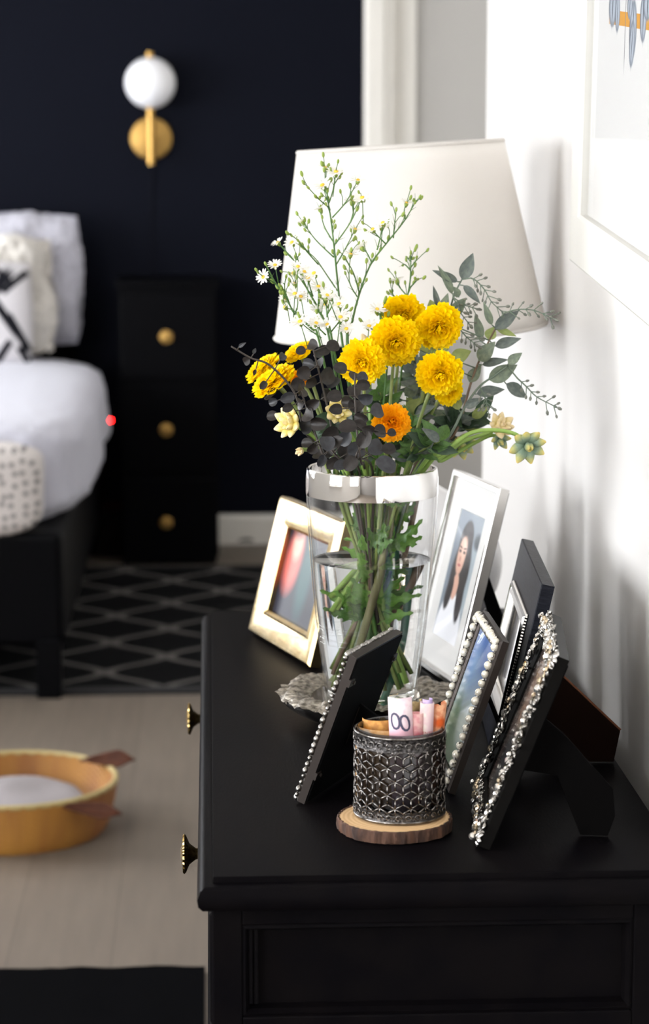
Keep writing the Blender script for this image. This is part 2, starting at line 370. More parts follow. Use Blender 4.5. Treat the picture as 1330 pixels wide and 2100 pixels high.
def knob_mesh(R, dp):
    mb = MB(); n = 40
    prof = [(R * .28, 0), (R * .24, dp * .25), (R * .30, dp * .5), (R * .55, dp * .72), (R * .92, dp * .84), (R, dp * .90), (R * .94, dp * .96), (R * .6, dp * .97), (R * .3, dp * 1.03), (0.0001, dp * 1.04)]
    def fn(u, v):
        i = v * (len(prof) - 1); k = min(int(i), len(prof) - 2); t = i - k
        r = prof[k][0] * (1 - t) + prof[k + 1][0] * t; z = prof[k][1] * (1 - t) + prof[k + 1][1] * t
        a = u * 2 * PI; s = 1 + .05 * math.cos(20 * a) * max(0, (r / R - .6) / .4)
        return Vector((r * s * math.cos(a), r * s * math.sin(a), z))
    mb.grid(fn, 120, 28, True); return mb.mesh('knob', 50)
KM = knob_mesh(.0205, .030)
yc = (by0 + by1) / 2
for y0, y1, ky in ((by0 + .03, yc - .012, 2.375), (yc + .012, by1 - .03, 2.965)):
    dw = build(MB().box(bx0 - .002, bx0 + .02, y0, y1, .645, .755, inv), 'drawer', M['black_paint'], d, smooth=0, bevel=.003)
    put('knob', KM, M['brass_old'], dw, inv @ Matrix.Translation((bx0 - .002, ky, .713)) @ Matrix.Rotation(-PI / 2, 4, 'Y'))
    dw = build(MB().box(bx0 - .002, bx0 + .02, y0, y1, .14, .635, inv), 'cupboard_door', M['black_paint'], d, smooth=0, bevel=.003)
    build(MB().ring(y1 - y0 - .10, .395, [(0, -.002), (.002, .003), (.010, .003), (.014, -.002)], False), 'door_moulding', M['black_paint'], dw, inv @ Matrix.Translation((bx0 - .002, y1 - .05, .19)) @ Matrix.Rotation(-PI / 2, 4, 'Z'), smooth=0)

# ------------------------------------------------------------------ picture frames on the dresser
def frame_empty(BL, BR, lean, label, name='photo_frame'):
    BL = Vector((BL[0], BL[1], TOP + .0005)); BR = Vector((BR[0], BR[1], TOP + .0005))
    U = (BR - BL).normalized(); Wf = U.cross(Vector((0, 0, 1))); V = Vector((0, 0, math.cos(lean))) - Wf * math.sin(lean)
    Nf = U.cross(V)                                                    # front normal
    Mx = Matrix(((U.x, -Nf.x, V.x, BL.x), (U.y, -Nf.y, V.y, BL.y), (U.z, -Nf.z, V.z, BL.z), (0, 0, 0, 1)))
    return empty(name, Mx, label, 'picture frame'), (BR - BL).length
def easel(p, x, zt, lean, depth, m, w=.05, wb=.065, reach=None, thick=.003, edge=None):
    """Strut hinged to the back at height zt, its foot on the table behind the frame (local y > 0 is behind)."""
    # table plane in local coords: z*cos(lean) - y*(-sin)...: world height of (y, z) is z*cos(lean) - y*sin(lean)
    yb = reach; zb = yb * math.tan(lean)
    a = Vector((0, depth, zt)); c = Vector((0, yb, zb + .001)); dirv = (c - a); ln = dirv.length; dv = dirv.normalized(); nv = Vector((0, -dv.z, dv.y)); nv = nv if nv.y > 0 else -nv
    vs_ = []
    for t, hw in ((0, w / 2), (.06, w / 2), (.9, wb / 2), (1.0, wb / 2 * .8)):
        for s in (-1, 1):
            q = a + dv * ln * t
            vs_ += [Vector((x + s * hw, q.y, q.z)), Vector((x + s * hw, q.y, q.z)) + nv * thick]
    fs_ = []
    for i in range(3):
        o_ = i * 4; fs_ += [(o_, o_ + 4, o_ + 6, o_ + 2), (o_ + 1, o_ + 3, o_ + 7, o_ + 5), (o_, o_ + 1, o_ + 5, o_ + 4), (o_ + 2, o_ + 6, o_ + 7, o_ + 3)]
    fs_ += [(0, 2, 3, 1), (12, 13, 15, 14)]
    s_ = build(MB().add(vs_, fs_), 'easel_strut', m, p, smooth=0, bevel=.0008)
    build(MB().tube([(x - w * .3, depth + .002, zt), (x + w * .3, depth + .002, zt)], .0022, 8).box(x - w * .3, x + w * .3, depth, depth + .0012, zt - .004, zt + .012), 'hinge', M['bronze'], s_)
    if edge:
        q = [vs_[k] for k in (2, 6, 10, 14)]
        build(MB().tube([v + Vector((.0004, 0, 0)) for v in q], .0016, 6), 'strut_edge', edge, s_)
    return s_

def wing(p, x, lean, poly, m, thick=.004, edge=None):
    """Strut hinged along the back like a door leaf: polygon in (behind, up), standing at right angles to the frame."""
    s_ = build(MB().add([(x + t, y, z) for t in (-thick / 2, thick / 2) for y, z in poly], [tuple(range(len(poly))), tuple(range(2 * len(poly) - 1, len(poly) - 1, -1))] + [(i, (i + 1) % len(poly), (i + 1) % len(poly) + len(poly), i + len(poly)) for i in range(len(poly))]), 'easel_strut', m, p, smooth=0, bevel=.0006)
    y0, z0 = poly[0]; z1 = poly[-1][1]
    build(MB().tube([(x, y0 + .001, z1 + .004), (x, y0 + .001, z0 - .004)], .0022, 8), 'hinge', M['bronze'], s_)
    if edge:
        a_, b_ = poly[0], poly[1]; build(MB().tube([(x, a_[0], a_[1] + .0006), (x, b_[0], b_[1] + .0006)], .0018, 6), 'strut_edge', edge, s_)
    return s_
# A: wide champagne metal frame
LA = math.radians(14.5)
p, w = frame_empty((.063, 3.098), (.136, 2.872), LA, 'wide champagne gold metal photo frame standing behind the vase, bright polished edge')
h = .192
build(MB().ring(w, h, [(0, 0), (0, .014), (.003, .018), (.008, .019), (.030, .013), (.034, .015), (.038, .011), (.038, .002)], True), 'frame', M['gold_silver'], p, smooth=30)
build(MB().box(.03, w - .03, -.001, .003, .03, h - .03), 'backing_board', M['felt'], p, smooth=0)
pm = print_mat('print_dusk_portrait', rgb(44, 46, 60), [('e', .12, .05, .08, .05, 0, .4, rgb(22, 24, 36)), ('e', .03, .075, .028, .04, 10, .35, rgb(196, 96, 86)), ('e', .035, .10, .018, .022, 0, .3, rgb(214, 150, 132)), ('e', .085, .06, .022, .05, 0, .4, rgb(38, 70, 72)), ('e', .03, .122, .022, .016, 0, .3, rgb(120, 60, 50))])
build(MB().box(0, w - .076, -.0006, 0, 0, h - .076), 'photo_print', pm, p, Matrix.Translation((.038, -.003, .038)), smooth=0)
easel(p, w / 2, h * .7, LA, .003, M['felt'], reach=.09)

# B: chrome frame, white mat, portrait
LB = .2368
p, w = frame_empty((.2627, 2.9263), (.3014, 2.7493), LB, 'slim chrome photo frame with white mat and portrait of a person with long dark hair')
h = .254
build(MB().ring(w, h, [(0, -.004), (0, .008), (.0015, .009), (.0065, .009), (.008, .006), (.009, .001), (.009, -.004)], True), 'frame', M['silver'], p, smooth=30)
build(MB().box(.004, w - .004, .001, .006, .004, h - .004), 'backing_board', M['felt'], p, smooth=0)
mw, mh = .044, .042
build(MB().ring(w - .018, h - .018, [(0, 0), (0, .0018), (mw - .009, .0018), (mw - .0075, 0)], True, .009, .009), 'mat_board', M['matboard'], p, smooth=0)
W2, H2 = w - 2 * mw, h - 2 * mh
hair, skin = rgb(38, 32, 34), rgb(206, 164, 146)
pm = print_mat('print_portrait', rgb(128, 138, 148), [
    ('e', W2 * .15, H2 * .7, W2 * .3, H2 * .5, 0, .5, rgb(110, 120, 132)), ('r', W2 * .9, H2 * .5, W2 * .15, H2 * .28, 0, .25, rgb(152, 164, 172)),
    ('e', W2 * .93, H2 * .8, W2 * .16, H2 * .06, 0, .3, rgb(70, 78, 84)),
    ('e', W2 * .50, H2 * .52, W2 * .34, H2 * .30, 4, .08, hair), ('e', W2 * .48, H2 * .76, W2 * .25, H2 * .17, 0, .08, hair),
    ('e', W2 * .5, H2 * .07, W2 * .48, H2 * .30, 0, .06, rgb(226, 227, 232)), ('e', W2 * .44, H2 * .42, W2 * .12, H2 * .10, 0, .1, skin),
    ('e', W2 * .26, H2 * .36, W2 * .12, H2 * .14, 8, .12, hair), ('e', W2 * .72, H2 * .34, W2 * .13, H2 * .17, -8, .12, hair),
    ('e', W2 * .42, H2 * .655, W2 * .155, H2 * .145, 0, .08, skin), ('e', W2 * .47, H2 * .70, W2 * .09, H2 * .08, 0, .5, rgb(222, 184, 166)),
    ('e', W2 * .34, H2 * .685, W2 * .045, H2 * .012, 0, .3, rgb(52, 36, 34)), ('e', W2 * .50, H2 * .685, W2 * .045, H2 * .012, 0, .3, rgb(52, 36, 34)),
    ('e', W2 * .34, H2 * .715, W2 * .06, H2 * .007, 8, .4, rgb(60, 42, 38)), ('e', W2 * .50, H2 * .715, W2 * .06, H2 * .007, -8, .4, rgb(60, 42, 38)),
    ('e', W2 * .40, H2 * .63, W2 * .03, H2 * .02, 0, .5, rgb(172, 124, 106)), ('e', W2 * .41, H2 * .582, W2 * .06, H2 * .010, 0, .4, rgb(168, 84, 80))])
build(MB().box(-.004, W2 + .004, -.0004, 0, -.004, H2 + .004), 'photo_print', pm, p, Matrix.Translation((mw, -.0004, mh)), smooth=0)
build(MB().box(.009, w - .009, -.0042, -.003, .009, h - .009), 'glass_pane', M['frame_glass'], p, smooth=0)
easel(p, w / 2, h * .66, LB, .006, M['felt'], reach=.10)

# C: black frame with silver inner moulding
LC = .2148
p, w = frame_empty((.3243, 2.6204), (.3072, 2.3367), LC, 'broad flat black wooden photo frame with silver rope edged inner moulding')
h = .2137
m_ = mat('black_frame_wood', rgb(18, 19, 24), .38, spec=.06, bump=.2, bscale=200, col2=rgb(34, 35, 41), scale=60, stretch=(1, 1, 8))
build(MB().ring(w, h, [(0, -.003), (0, .010), (.001, .011), (.046, .011), (.047, .010), (.047, -.003)], True), 'frame', m_, p, smooth=30)
build(MB().ring(w, h, [(.045, .010), (.045, .015), (.047, .017), (.050, .015), (.054, .017), (.058, .013), (.060, .009), (.060, .002)], True), 'inner_moulding', M['silver'], p, smooth=30)
mb = MB(); rp = []
n = 60
for (ax, az, bx_, bz) in ((.0445, .0445, w - .0445, .0445), (w - .0445, .0445, w - .0445, h - .0445), (w - .0445, h - .0445, .0445, h - .0445), (.0445, h - .0445, .0445, .0445)):
    k = int(math.hypot(bx_ - ax, bz - az) / .0034)
    for i in range(k):
        t = (i + .5) / k; mb.sphere((ax + (bx_ - ax) * t, -.0125, az + (bz - az) * t), (.0021, .003, .0021), 6, 4)
build(mb, 'rope_beading', M['silver'], p, kind='stuff')
build(MB().box(.04, w - .04, .0, .006, .04, h - .04), 'backing_board', M['felt'], p, smooth=0)
pm = print_mat('print_dark_interior', rgb(66, 64, 70), [('r', .05, .05, .012, .06, 6, .3, rgb(150, 150, 158)), ('r', .11, .045, .018, .05, -4, .3, rgb(34, 32, 38)), ('e', .14, .03, .03, .03, 0, .4, rgb(120, 84, 70)), ('r', .02, .05, .01, .06, 0, .3, rgb(28, 28, 34))])
build(MB().box(0, w - .12, -.0005, 0, 0, h - .12), 'photo_print', pm, p, Matrix.Translation((.06, -.002, .06)), smooth=0)
build(MB().box(.058, w - .058, -.0045, -.0035, .058, h - .058), 'glass_pane', M['frame_glass'], p, smooth=0)
tl = math.tan(LC); rc = .118; wing(p, w * .74, LC, [(.008, h * .60), (rc, rc * tl + .036), (rc + .001, rc * tl + .001), (rc - .05, (rc - .05) * tl + .001), (.03, h * .12), (.008, h * .12)], M['brown_board'], edge=M['board_edge'])

# D: pearl frame
LD = .3297
p, w = frame_empty((.2416, 2.4462), (.2437, 2.2838), LD, 'small cream pearl bordered photo frame with blue above green inside')
h = .1706
build(MB().ring(w, h, [(.001, -.004), (.001, .003), (.004, .005), (.015, .005), (.017, .003), (.017, -.004)], True), 'frame', M['bronze'], p, smooth=30)
PEARL = MB().sphere((0, 0, 0), 1, 10, 7).mesh('pearl', 180)
sd = MB(); cnt = 0
for (ax, az, bx_, bz) in ((.008, .006, w - .008, .006), (w - .008, .006, w - .008, h - .006), (w - .008, h - .006, .008, h - .006), (.008, h - .006, .008, .006)):
    ln = math.hypot(bx_ - ax, bz - az); k = int(ln / .0098)
    for i in range(k):
        t = (i + .5) / k; r = random.uniform(.0038, .0049)
        put('pearl', PEARL, M['pearl'], p, Matrix.Translation((ax + (bx_ - ax) * t, -.0075, az + (bz - az) * t)) @ Matrix.Diagonal((r, r, r, 1)))
        for q in range(4): 
            t2 = (i + q / 4) / k; sd.sphere((ax + (bx_ - ax) * t2 + random.uniform(-.005, .005), -.006 - random.random() * .003, az + (bz - az) * t2 + random.uniform(-.005, .005)), random.uniform(.0010, .0018), 6, 4)
build(sd, 'seed_beads', M['silver_dark'], p, kind='stuff')
build(MB().box(.006, w - .006, .0, .0045, .006, h - .006), 'backing_board', M['felt'], p, smooth=0)
pm = print_mat('sheet_blue_green', rgb(150, 166, 178), [('r', .07, .125, .09, .035, 0, .5, rgb(62, 96, 160)), ('e', .04, .10, .03, .02, 20, .6, rgb(120, 150, 190)), ('r', .06, .02, .09, .035, 0, .5, rgb(96, 112, 88)), ('e', .09, .045, .03, .02, 0, .5, rgb(168, 178, 172)), ('e', .03, .03, .02, .03, 0, .4, rgb(72, 92, 62))])  # soft blue across the top, muted greens towards the bottom
build(MB().box(0, w - .034, -.0005, 0, 0, h - .034), 'photo_print', pm, p, Matrix.Translation((.017, -.001, .017)), smooth=0)
build(MB().box(.015, w - .015, -.0040, -.003, .015, h - .015), 'glass_pane', M['frame_glass'], p, smooth=0)
easel(p, w * .5, h * .62, LD, .008, M['felt'], w=.045, wb=.055, reach=.075, thick=.003)

# E: rhinestone frame
LE = .3728
p, w = frame_empty((.2769, 2.2974), (.2534, 2.0899), LE, 'silver photo frame crusted with rhinestones and rosettes, standing nearest the dresser end')
h = .2049
build(MB().ring(w, h, [(.003, -.006), (.003, .004), (.006, .006), (.019, .006), (.022, .003), (.022, -.006)], True), 'frame', mat('smoked_silver', rgb(14, 13, 12), .35, .0, spec=.04), p, smooth=30)
GEM = MB().lathe([(.0001, .55), (.5, .5), (.85, .25), (1, 0), (.6, -.3)], 8).mesh('gem', 0)
PETAL_ORN = MB().sphere((.9, 0, 0), (.9, .45, .35), 8, 6).mesh('ornament_leaf', 180)
GEM2 = GEM.copy()
leaf_mb = MB()
def gem(pos, r, m=None):
    Ml = Matrix.Translation(pos) @ Matrix.Rotation(PI / 2, 4, 'X') @ Matrix.Rotation(random.uniform(-.5, .5), 4, 'X') @ Matrix.Rotation(random.uniform(-.5, .5), 4, 'Y') @ Matrix.Diagonal((r, r, r * 1.3, 1))
    put('rhinestone', GEM if m is None else GEM2, M['gem'] if m is None else M['gem_warm'], p, Ml)
fil = MB()
for (ax, az, bx_, bz) in ((.011, .010, w - .011, .010), (w - .011, .010, w - .011, h - .010), (w - .011, h - .010, .011, h - .010), (.011, h - .010, .011, .010)):
    ln = math.hypot(bx_ - ax, bz - az); k = int(ln / .0068)
    ux, uz = (bx_ - ax) / ln, (bz - az) / ln
    for i in range(k):
        t = (i + .5) / k; x, z = ax + (bx_ - ax) * t, az + (bz - az) * t
        o_ = random.uniform(-.004, .004)
        gem((x - uz * o_, -.0085 - random.random() * .003, z + ux * o_), random.uniform(.0024, .0052), None if random.random() < .7 else 1)
        for q in range(6):
            o_ = random.uniform(-.011, .011); e_ = random.uniform(-.005, .005)
            Mq = Matrix.Translation((x - uz * o_ + ux * e_, -.0065 - random.random() * .003, z + ux * o_ + uz * e_)) @ Matrix.Rotation(random.uniform(0, 6.28), 4, 'Y') @ Matrix.Rotation(random.uniform(-.5, .5), 4, 'Z')
            r = random.uniform(.0015, .0035)
            if random.random() < .5: fil.add(*[(lambda s_: s_.v)(MB().sphere((0, 0, 0), (r * 1.8, r * .6, r * .7), 6, 4)), MB().sphere((0, 0, 0), 1, 6, 4).f], Mq)
            else: fil.add(MB().sphere((0, 0, 0), r * .6, 6, 4).v, MB().sphere((0, 0, 0), 1, 6, 4).f, Mq)
build(fil, 'filigree', M['silver_dark'], p, kind='stuff', smooth=60)
ci = 0
for cx, cz in ((.008, .008), (w - .008, .008), (w - .008, h - .008), (.008, h - .008)):
    ros = MB()
    for k in range(6):
        Mq = Matrix.Translation((cx, -.010, cz)) @ Matrix.Rotation(k * PI / 3, 4, 'Y') @ Matrix.Rotation(.5, 4, 'Z')
        ros.add(MB().sphere((.005, 0, 0), (.005, .002, .003), 8, 5).v, MB().sphere((0, 0, 0), 1, 8, 5).f, Mq)
    ro = build(ros, 'rosette', M['silver'], p, smooth=180)
    gem((cx, -.014, cz), .004)
build(MB().box(.010, w - .010, .001, .008, .010, h - .010), 'backing_board', M['felt'], p, smooth=0)
pm = print_mat('print_brown_snapshot', rgb(60, 50, 46), [('e', .06, .10, .03, .05, 0, .4, rgb(118, 92, 76)), ('e', .10, .06, .04, .04, 0, .4, rgb(84, 80, 60)), ('e', .05, .04, .03, .03, 0, .4, rgb(30, 28, 30))])
build(MB().box(0, w - .044, -.0005, 0, 0, h - .044), 'photo_print', pm, p, Matrix.Translation((.022, 0, .022)), smooth=0)
build(MB().box(.020, w - .020, -.0035, -.0025, .020, h - .020), 'glass_pane', M['frame_glass'], p, smooth=0)
tl = math.tan(LE); rc = .112; wing(p, w * .72, LE, [(.010, h * .64), (.035, h * .60), (rc - .012, rc * tl + .046), (rc, rc * tl + .022), (rc + .001, rc * tl + .001), (rc - .024, (rc - .024) * tl + .001), (.045, h * .40), (.010, h * .36)], mat('dark_strut', rgb(9, 8, 8), .8, spec=.03))

# F: frame seen from behind
LF = .3493
p, w = frame_empty((.1428, 2.3828), (.0849, 2.2568), LF, 'small bead edged photo frame turned away, showing its black felt back')
h = .171
build(MB().ring(w, h, [(.002, -.005), (.002, .003), (.004, .005), (.013, .005), (.014, .003), (.014, -.005)], True), 'frame', M['bronze'], p, smooth=30)
build(MB().box(.0045, w - .0045, .002, .0065, .0045, h - .0045), 'backing_board', M['felt'], p, smooth=0)
BEAD = MB().sphere((0, 0, 0), 1, 8, 6).mesh('bead', 180)
for (ax, az, bx_, bz) in ((.004, .004, w - .004, .004), (w - .004, .004, w - .004, h - .004), (w - .004, h - .004, .004, h - .004), (.004, h - .004, .004, .004)):
    ln = math.hypot(bx_ - ax, bz - az); k = int(ln / .0068)
    for i in range(k):
        t = (i + .5) / k; r = random.uniform(.0020, .0037)
        put('bead', BEAD, M['silver_dark'], p, Matrix.Translation((ax + (bx_ - ax) * t, -.0065, az + (bz - az) * t)) @ Matrix.Rotation(random.random() * 3, 4, 'Y') @ Matrix.Diagonal((r * 1.3, r, r, 1)))
for z in (.035, h - .03):
    for x, s in ((.001, 1), (w - .001, -1)): build(MB().box(min(x, x + s * .012), max(x, x + s * .012), .005, .0078, z - .004, z + .004).tube([(x + s * .010, .0078, z), (x + s * .010, .0095, z)], .0022, 10), 'clip', M['bronze'], p, smooth=30)
tl = math.tan(LF); rc = .085; wing(p, w * .5, LF, [(.006, h * .60), (.03, h * .57), (rc, rc * tl + .02), (rc + .001, rc * tl + .001), (rc - .02, (rc - .02) * tl + .001), (.02, h * .3), (.006, h * .3)], M['felt'])
pm = print_mat('print_plain_snapshot', rgb(120, 110, 100), [('e', .06, .08, .03, .04, 0, .4, rgb(190, 150, 130))])
build(MB().box(0, w - .028, -.0005, 0, 0, h - .028), 'photo_print', pm, p, Matrix.Translation((.014, -.001, .014)), smooth=0)

# ------------------------------------------------------------------ silver shell dish and glass vase
VX_, VY_ = .183, 2.60
DXc, DYc = .176, 2.605
dish = empty('shell_dish', (DXc, DYc, TOP), 'rough edged silver oyster shell dish under the glass vase', 'dish')
def dish_out(a): return .102 * (1 + .06 * noise.noise(Vector((math.cos(a) * 2.2, math.sin(a) * 2.2, 3))) + .035 * noise.noise(Vector((math.cos(a) * 9, math.sin(a) * 9, 1))))
def d_in(u, v):
    a = u * 2 * PI; R = dish_out(a); r = max(v * .62, 1e-4)
    t = max(0, (r - .54) / .08); z = .0045 + .0255 * t * t
    return Vector((R * r * math.cos(a), R * r * math.sin(a), z))
def d_rim(u, v):
    a = u * 2 * PI; R = dish_out(a); r = .62 + .38 * v
    z = .030 + .009 * math.sin(v * PI * .8) - .003 * v
    q = Vector((R * r * math.cos(a), R * r * math.sin(a), z))
    k = noise.noise(Vector((a * 3.5, v * 1.2, 0)) * 2) * .007 + noise.noise(Vector((a * 14, v * 3, 4))) * .0035 + .0012 * noise.noise(q * 260)
    return q + Vector((math.cos(a) * k * .5 * v, math.sin(a) * k * .5 * v, k if 0 < v else 0))
def d_outer(u, v):
    a = u * 2 * PI; R = dish_out(a)
    z = .030 * (1 - v) + .0008; r = .97 - .42 * (v ** 1.6)
    return Vector((R * r * math.cos(a), R * r * math.sin(a), z))
build(MB().grid(d_in, 96, 14, True), 'bowl', mat('dish_polished', rgb(205, 200, 194), .12, 1.0), dish, smooth=180)
build(MB().grid(d_rim, 240, 18, True), 'rim', mat('dish_rough_silver', rgb(176, 168, 156), .42, .85, col2=rgb(96, 90, 82), scale=130, stretch=(1, 1, 3), bump=.6, bscale=220), dish, smooth=60)
build(MB().grid(d_outer, 96, 10, True).shell([(.0001, .0008), (.056, .0008)], 48), 'outer_wall', mat('dish_silver_outside', rgb(205, 200, 194), .2, 1.0), dish, smooth=180)

VB = TOP + .0062
vase = empty('glass_vase', (VX_, VY_, VB), 'tall tapered clear glass vase with mirror silver band, half filled with water', 'vase')
vprof = [(.0505, 0), (.0520, .004), (.0525, .02), (.0545, .035), (.0585, .066), (.0633, .104), (.0680, .150), (.0711, .187), (.0738, .225), (.0755, .255), (.0759, .272), (.0755, .284), (.0744, .2925)]
def vr(z):
    for (r0, z0), (r1, z1) in zip(vprof, vprof[1:]):
        if z <= z1: return r0 + (r1 - r0) * (z - z0) / (z1 - z0)
    return vprof[-1][0]
def fine(prof, n=40):
    P = smooth_path([(r, 0, z) for r, z in prof], 4); return [(q.x, q.z) for q in P]
outer = fine(vprof); inner = [(r - .0026, z) for r, z in reversed(outer) if z > .021] + [(.046, .0195), (.0001, .0185)]
build(MB().lathe([(.0001, 0)] + outer + inner, 72), 'glass_body', M['glass'], vase, smooth=60)
bz0 = .2625
bp_ = [(r + .0004, z) for r, z in outer if z >= bz0]
build(MB().shell([(vr(bz0) + .0004, bz0)] + bp_ + [(bp_[-1][0] - .0015, .2932), (bp_[-1][0] - .0034, .292)] + [(r - .0040, z) for r, z in reversed(bp_)], 96), 'silver_band', M['mirror'], vase, smooth=60)
WL = .1855
wat = bpy.data.materials.new('water'); nt, N, L = nodes_of(wat); b = N['Principled BSDF']
b.inputs['Base Color'].default_value = (.97, .99, .98, 1); b.inputs['Transmission Weight'].default_value = 1; b.inputs['Roughness'].default_value = 0; b.inputs['IOR'].default_value = 1.33
wp = [(.0001, .0195)] + [(.0455, .0205)] + [(r - .0029, z) for r, z in outer if .024 < z < WL - .001] + [(vr(WL) - .0029, WL), (vr(WL) - .006, WL - .0006), (.0001, WL - .0006)]
build(MB().lathe(wp, 72), 'water', wat, vase, smooth=60)
for z in (.112, .108, .098, .092):
    build(MB().tube([(math.cos(2 * PI * k / 48) * (vr(z) - .0008), math.sin(2 * PI * k / 48) * (vr(z) - .0008), z) for k in range(49)], .0007, 6, False), 'glass_ring', M['glass'], vase, smooth=180)

# ------------------------------------------------------------------ bouquet
LEAFM = {}
def leaf_mesh(kind):
    if kind in LEAFM: return LEAFM[kind]
    mb = MB()
    if kind == 'lance': f = lambda t: math.sin(PI * t ** .8) ** .9 * (1 - .25 * t)
    elif kind == 'round': f = lambda t: math.sqrt(max(0, 1 - (2 * t - 1) ** 2)) * 1.0 + (.03 if t < .1 else 0)
    else: f = lambda t: (math.sin(PI * min(1, t * 1.0) ** .8) ** .6) * (1.0 if int(t * 6.99) % 2 == 0 else .45) * (1 - .2 * t)
    nu = 15 if kind == 'lobed' else 11
    def fn(u, v):
        t = u; k = (v - .5) * 2; wdt = f(t) * .5
        y = k * wdt
        z = -.16 * t * t + (.22 if kind == 'round' else .12) * (abs(k) ** 1.3) * f(t) * .8 + (.02 * math.sin(t * 14 + k * 3) if kind == 'lobed' else 0)
        x = t + (.07 * abs(k) if kind == 'lobed' else 0)
        return Vector((x, y, z))
    mb.grid(fn, nu, 5); LEAFM[kind] = mb.mesh('leaf', 180); return LEAFM[kind]
_lm = {}
def leaf_data(kind, m):
    key = (kind, m.name)
    if key not in _lm:
        me = leaf_mesh(kind).copy(); me.materials.clear(); me.materials.append(m); _lm[key] = me
    return _lm[key]
def leaf(parent, base, tip, width, m, kind='lance', nrm=None, name='leaf'):
    base = Vector(base); tip = Vector(tip); x = tip - base; ln = x.length; x.normalize()
    nrm = Vector(nrm) if nrm is not None else Vector((random.uniform(-.5, .5), -1, random.uniform(-.1, .7)))
    y = nrm.cross(x)
    if y.length < 1e-3: y = Vector((0, 0, 1)).cross(x)
    y.normalize(); z = x.cross(y)
    Mw = Matrix(((x.x * ln, y.x * width, z.x * ln, base.x), (x.y * ln, y.y * width, z.y * ln, base.y), (x.z * ln, y.z * width, z.z * ln, base.z), (0, 0, 0, 1)))
    return put(name, leaf_data(kind, m), m, parent, W(parent).inverted() @ Mw)
G_STEM = mat('stem_green', rgb(104, 122, 60), .5, col2=rgb(128, 140, 78), scale=60, trans=.1)
G_STEM_BRIGHT = mat('stem_bright', rgb(128, 160, 72), .45, col2=rgb(146, 176, 88), scale=60)
G_ASTER = mat('aster_green', rgb(62, 104, 48), .5, col2=rgb(86, 126, 58), scale=80, trans=.15)
G_BUD = mat('bud_green', rgb(126, 152, 60), .5, col2=rgb(158, 176, 84), scale=400, trans=.2)
BROWN_STEM = mat('stem_brown', rgb(126, 104, 84), .6, col2=rgb(98, 78, 62), scale=80)
DARK_STEM = mat('stem_dark', rgb(52, 44, 38), .6)
G_MUM = mat('mum_leaf', rgb(64, 98, 48), .5, col2=rgb(92, 128, 66), scale=8, trans=.3)
G_MUM2 = mat('mum_leaf_bright', rgb(92, 142, 58), .5, col2=rgb(120, 164, 76), scale=8, trans=.35)
G_DEEP = mat('deep_green_leaf', rgb(40, 62, 46), .5, col2=rgb(62, 84, 60), scale=6, trans=.15)
EUC_G = mat('seeded_leaf', rgb(92, 104, 92), .55, col2=rgb(122, 134, 112), scale=5, trans=.2, bump=.2, bscale=12)
EUC_G2 = mat('seeded_leaf_dark', rgb(74, 84, 82), .55, col2=rgb(104, 112, 104), scale=5, trans=.15)
EUC_Y = mat('seeded_leaf_lime', rgb(122, 138, 78), .55, col2=rgb(150, 160, 96), scale=4, trans=.3)
EUC_D = mat('dark_leaf', rgb(29, 25, 23), .46, spec=.3, col2=rgb(42, 37, 34), scale=3, bump=.1, bscale=8)
EUC_D2 = mat('dark_leaf_blue', rgb(38, 38, 41), .42, spec=.35, col2=rgb(54, 55, 58), scale=3)
POD = mat('seed_pod', rgb(96, 104, 98), .5, col2=rgb(120, 118, 104), scale=200)
POD_STEM = mat('seed_stem', rgb(98, 112, 96), .5)
SUC_Y = along_mat('succulent_yellow', [(0, rgb(150, 168, 60)), (.35, rgb(214, 190, 60)), (.7, rgb(232, 214, 130)), (1, rgb(246, 230, 186))], .5, .2)
SUC_G = along_mat('succulent_blue_green', [(0, rgb(104, 132, 108)), (.55, rgb(138, 160, 138)), (.8, rgb(196, 196, 128)), (1, rgb(232, 208, 120))], .5, .15)
SUC_C = along_mat('succulent_cream', [(0, rgb(176, 176, 120)), (.5, rgb(226, 206, 140)), (1, rgb(246, 226, 188))], .5, .2)
WHITE_PETAL = mat('aster_petal', rgb(246, 244, 238), .6, trans=.4)
YELLOW_DISC = mat('aster_disc', rgb(232, 190, 60), .7)

def in_vase(h, z=.03, spread=.6):
    """Path of a stem: foot inside the vase, through the mouth, towards the head h (world)."""
    dx, dy = h.x - VX_, h.y - VY_; l = math.hypot(dx, dy) + 1e-6; k = min(.056, l * .55) / l
    rim = Vector((VX_ + dx * k + random.uniform(-.006, .006), VY_ + dy * k + random.uniform(-.008, .008), VB + .295))
    foot = Vector((VX_ - dx * k * spread + random.uniform(-.008, .008), VY_ - dy * k * spread * .8 + random.uniform(-.006, .006), VB + z + random.uniform(0, .03)))
    q = Vector((foot.x, foot.y, 0)) - Vector((VX_, VY_, 0))
    if q.length > .036: q = q.normalized() * .036; foot = Vector((VX_ + q.x, VY_ + q.y, foot.z))
    return foot, rim
def plant(name, foot, label, cat, group): return empty(name, foot, label, cat, group)
def stem_part(p, pts, r0, r1, m, name='stem', n=8):
    inv_ = W(p).inverted(); P = [inv_ @ Vector(q) for q in pts]; k = len(P)
    return build(MB().tube(P, [r0 + (r1 - r0) * i / (k - 1) for i in range(k)], n), name, m, p, smooth=180)

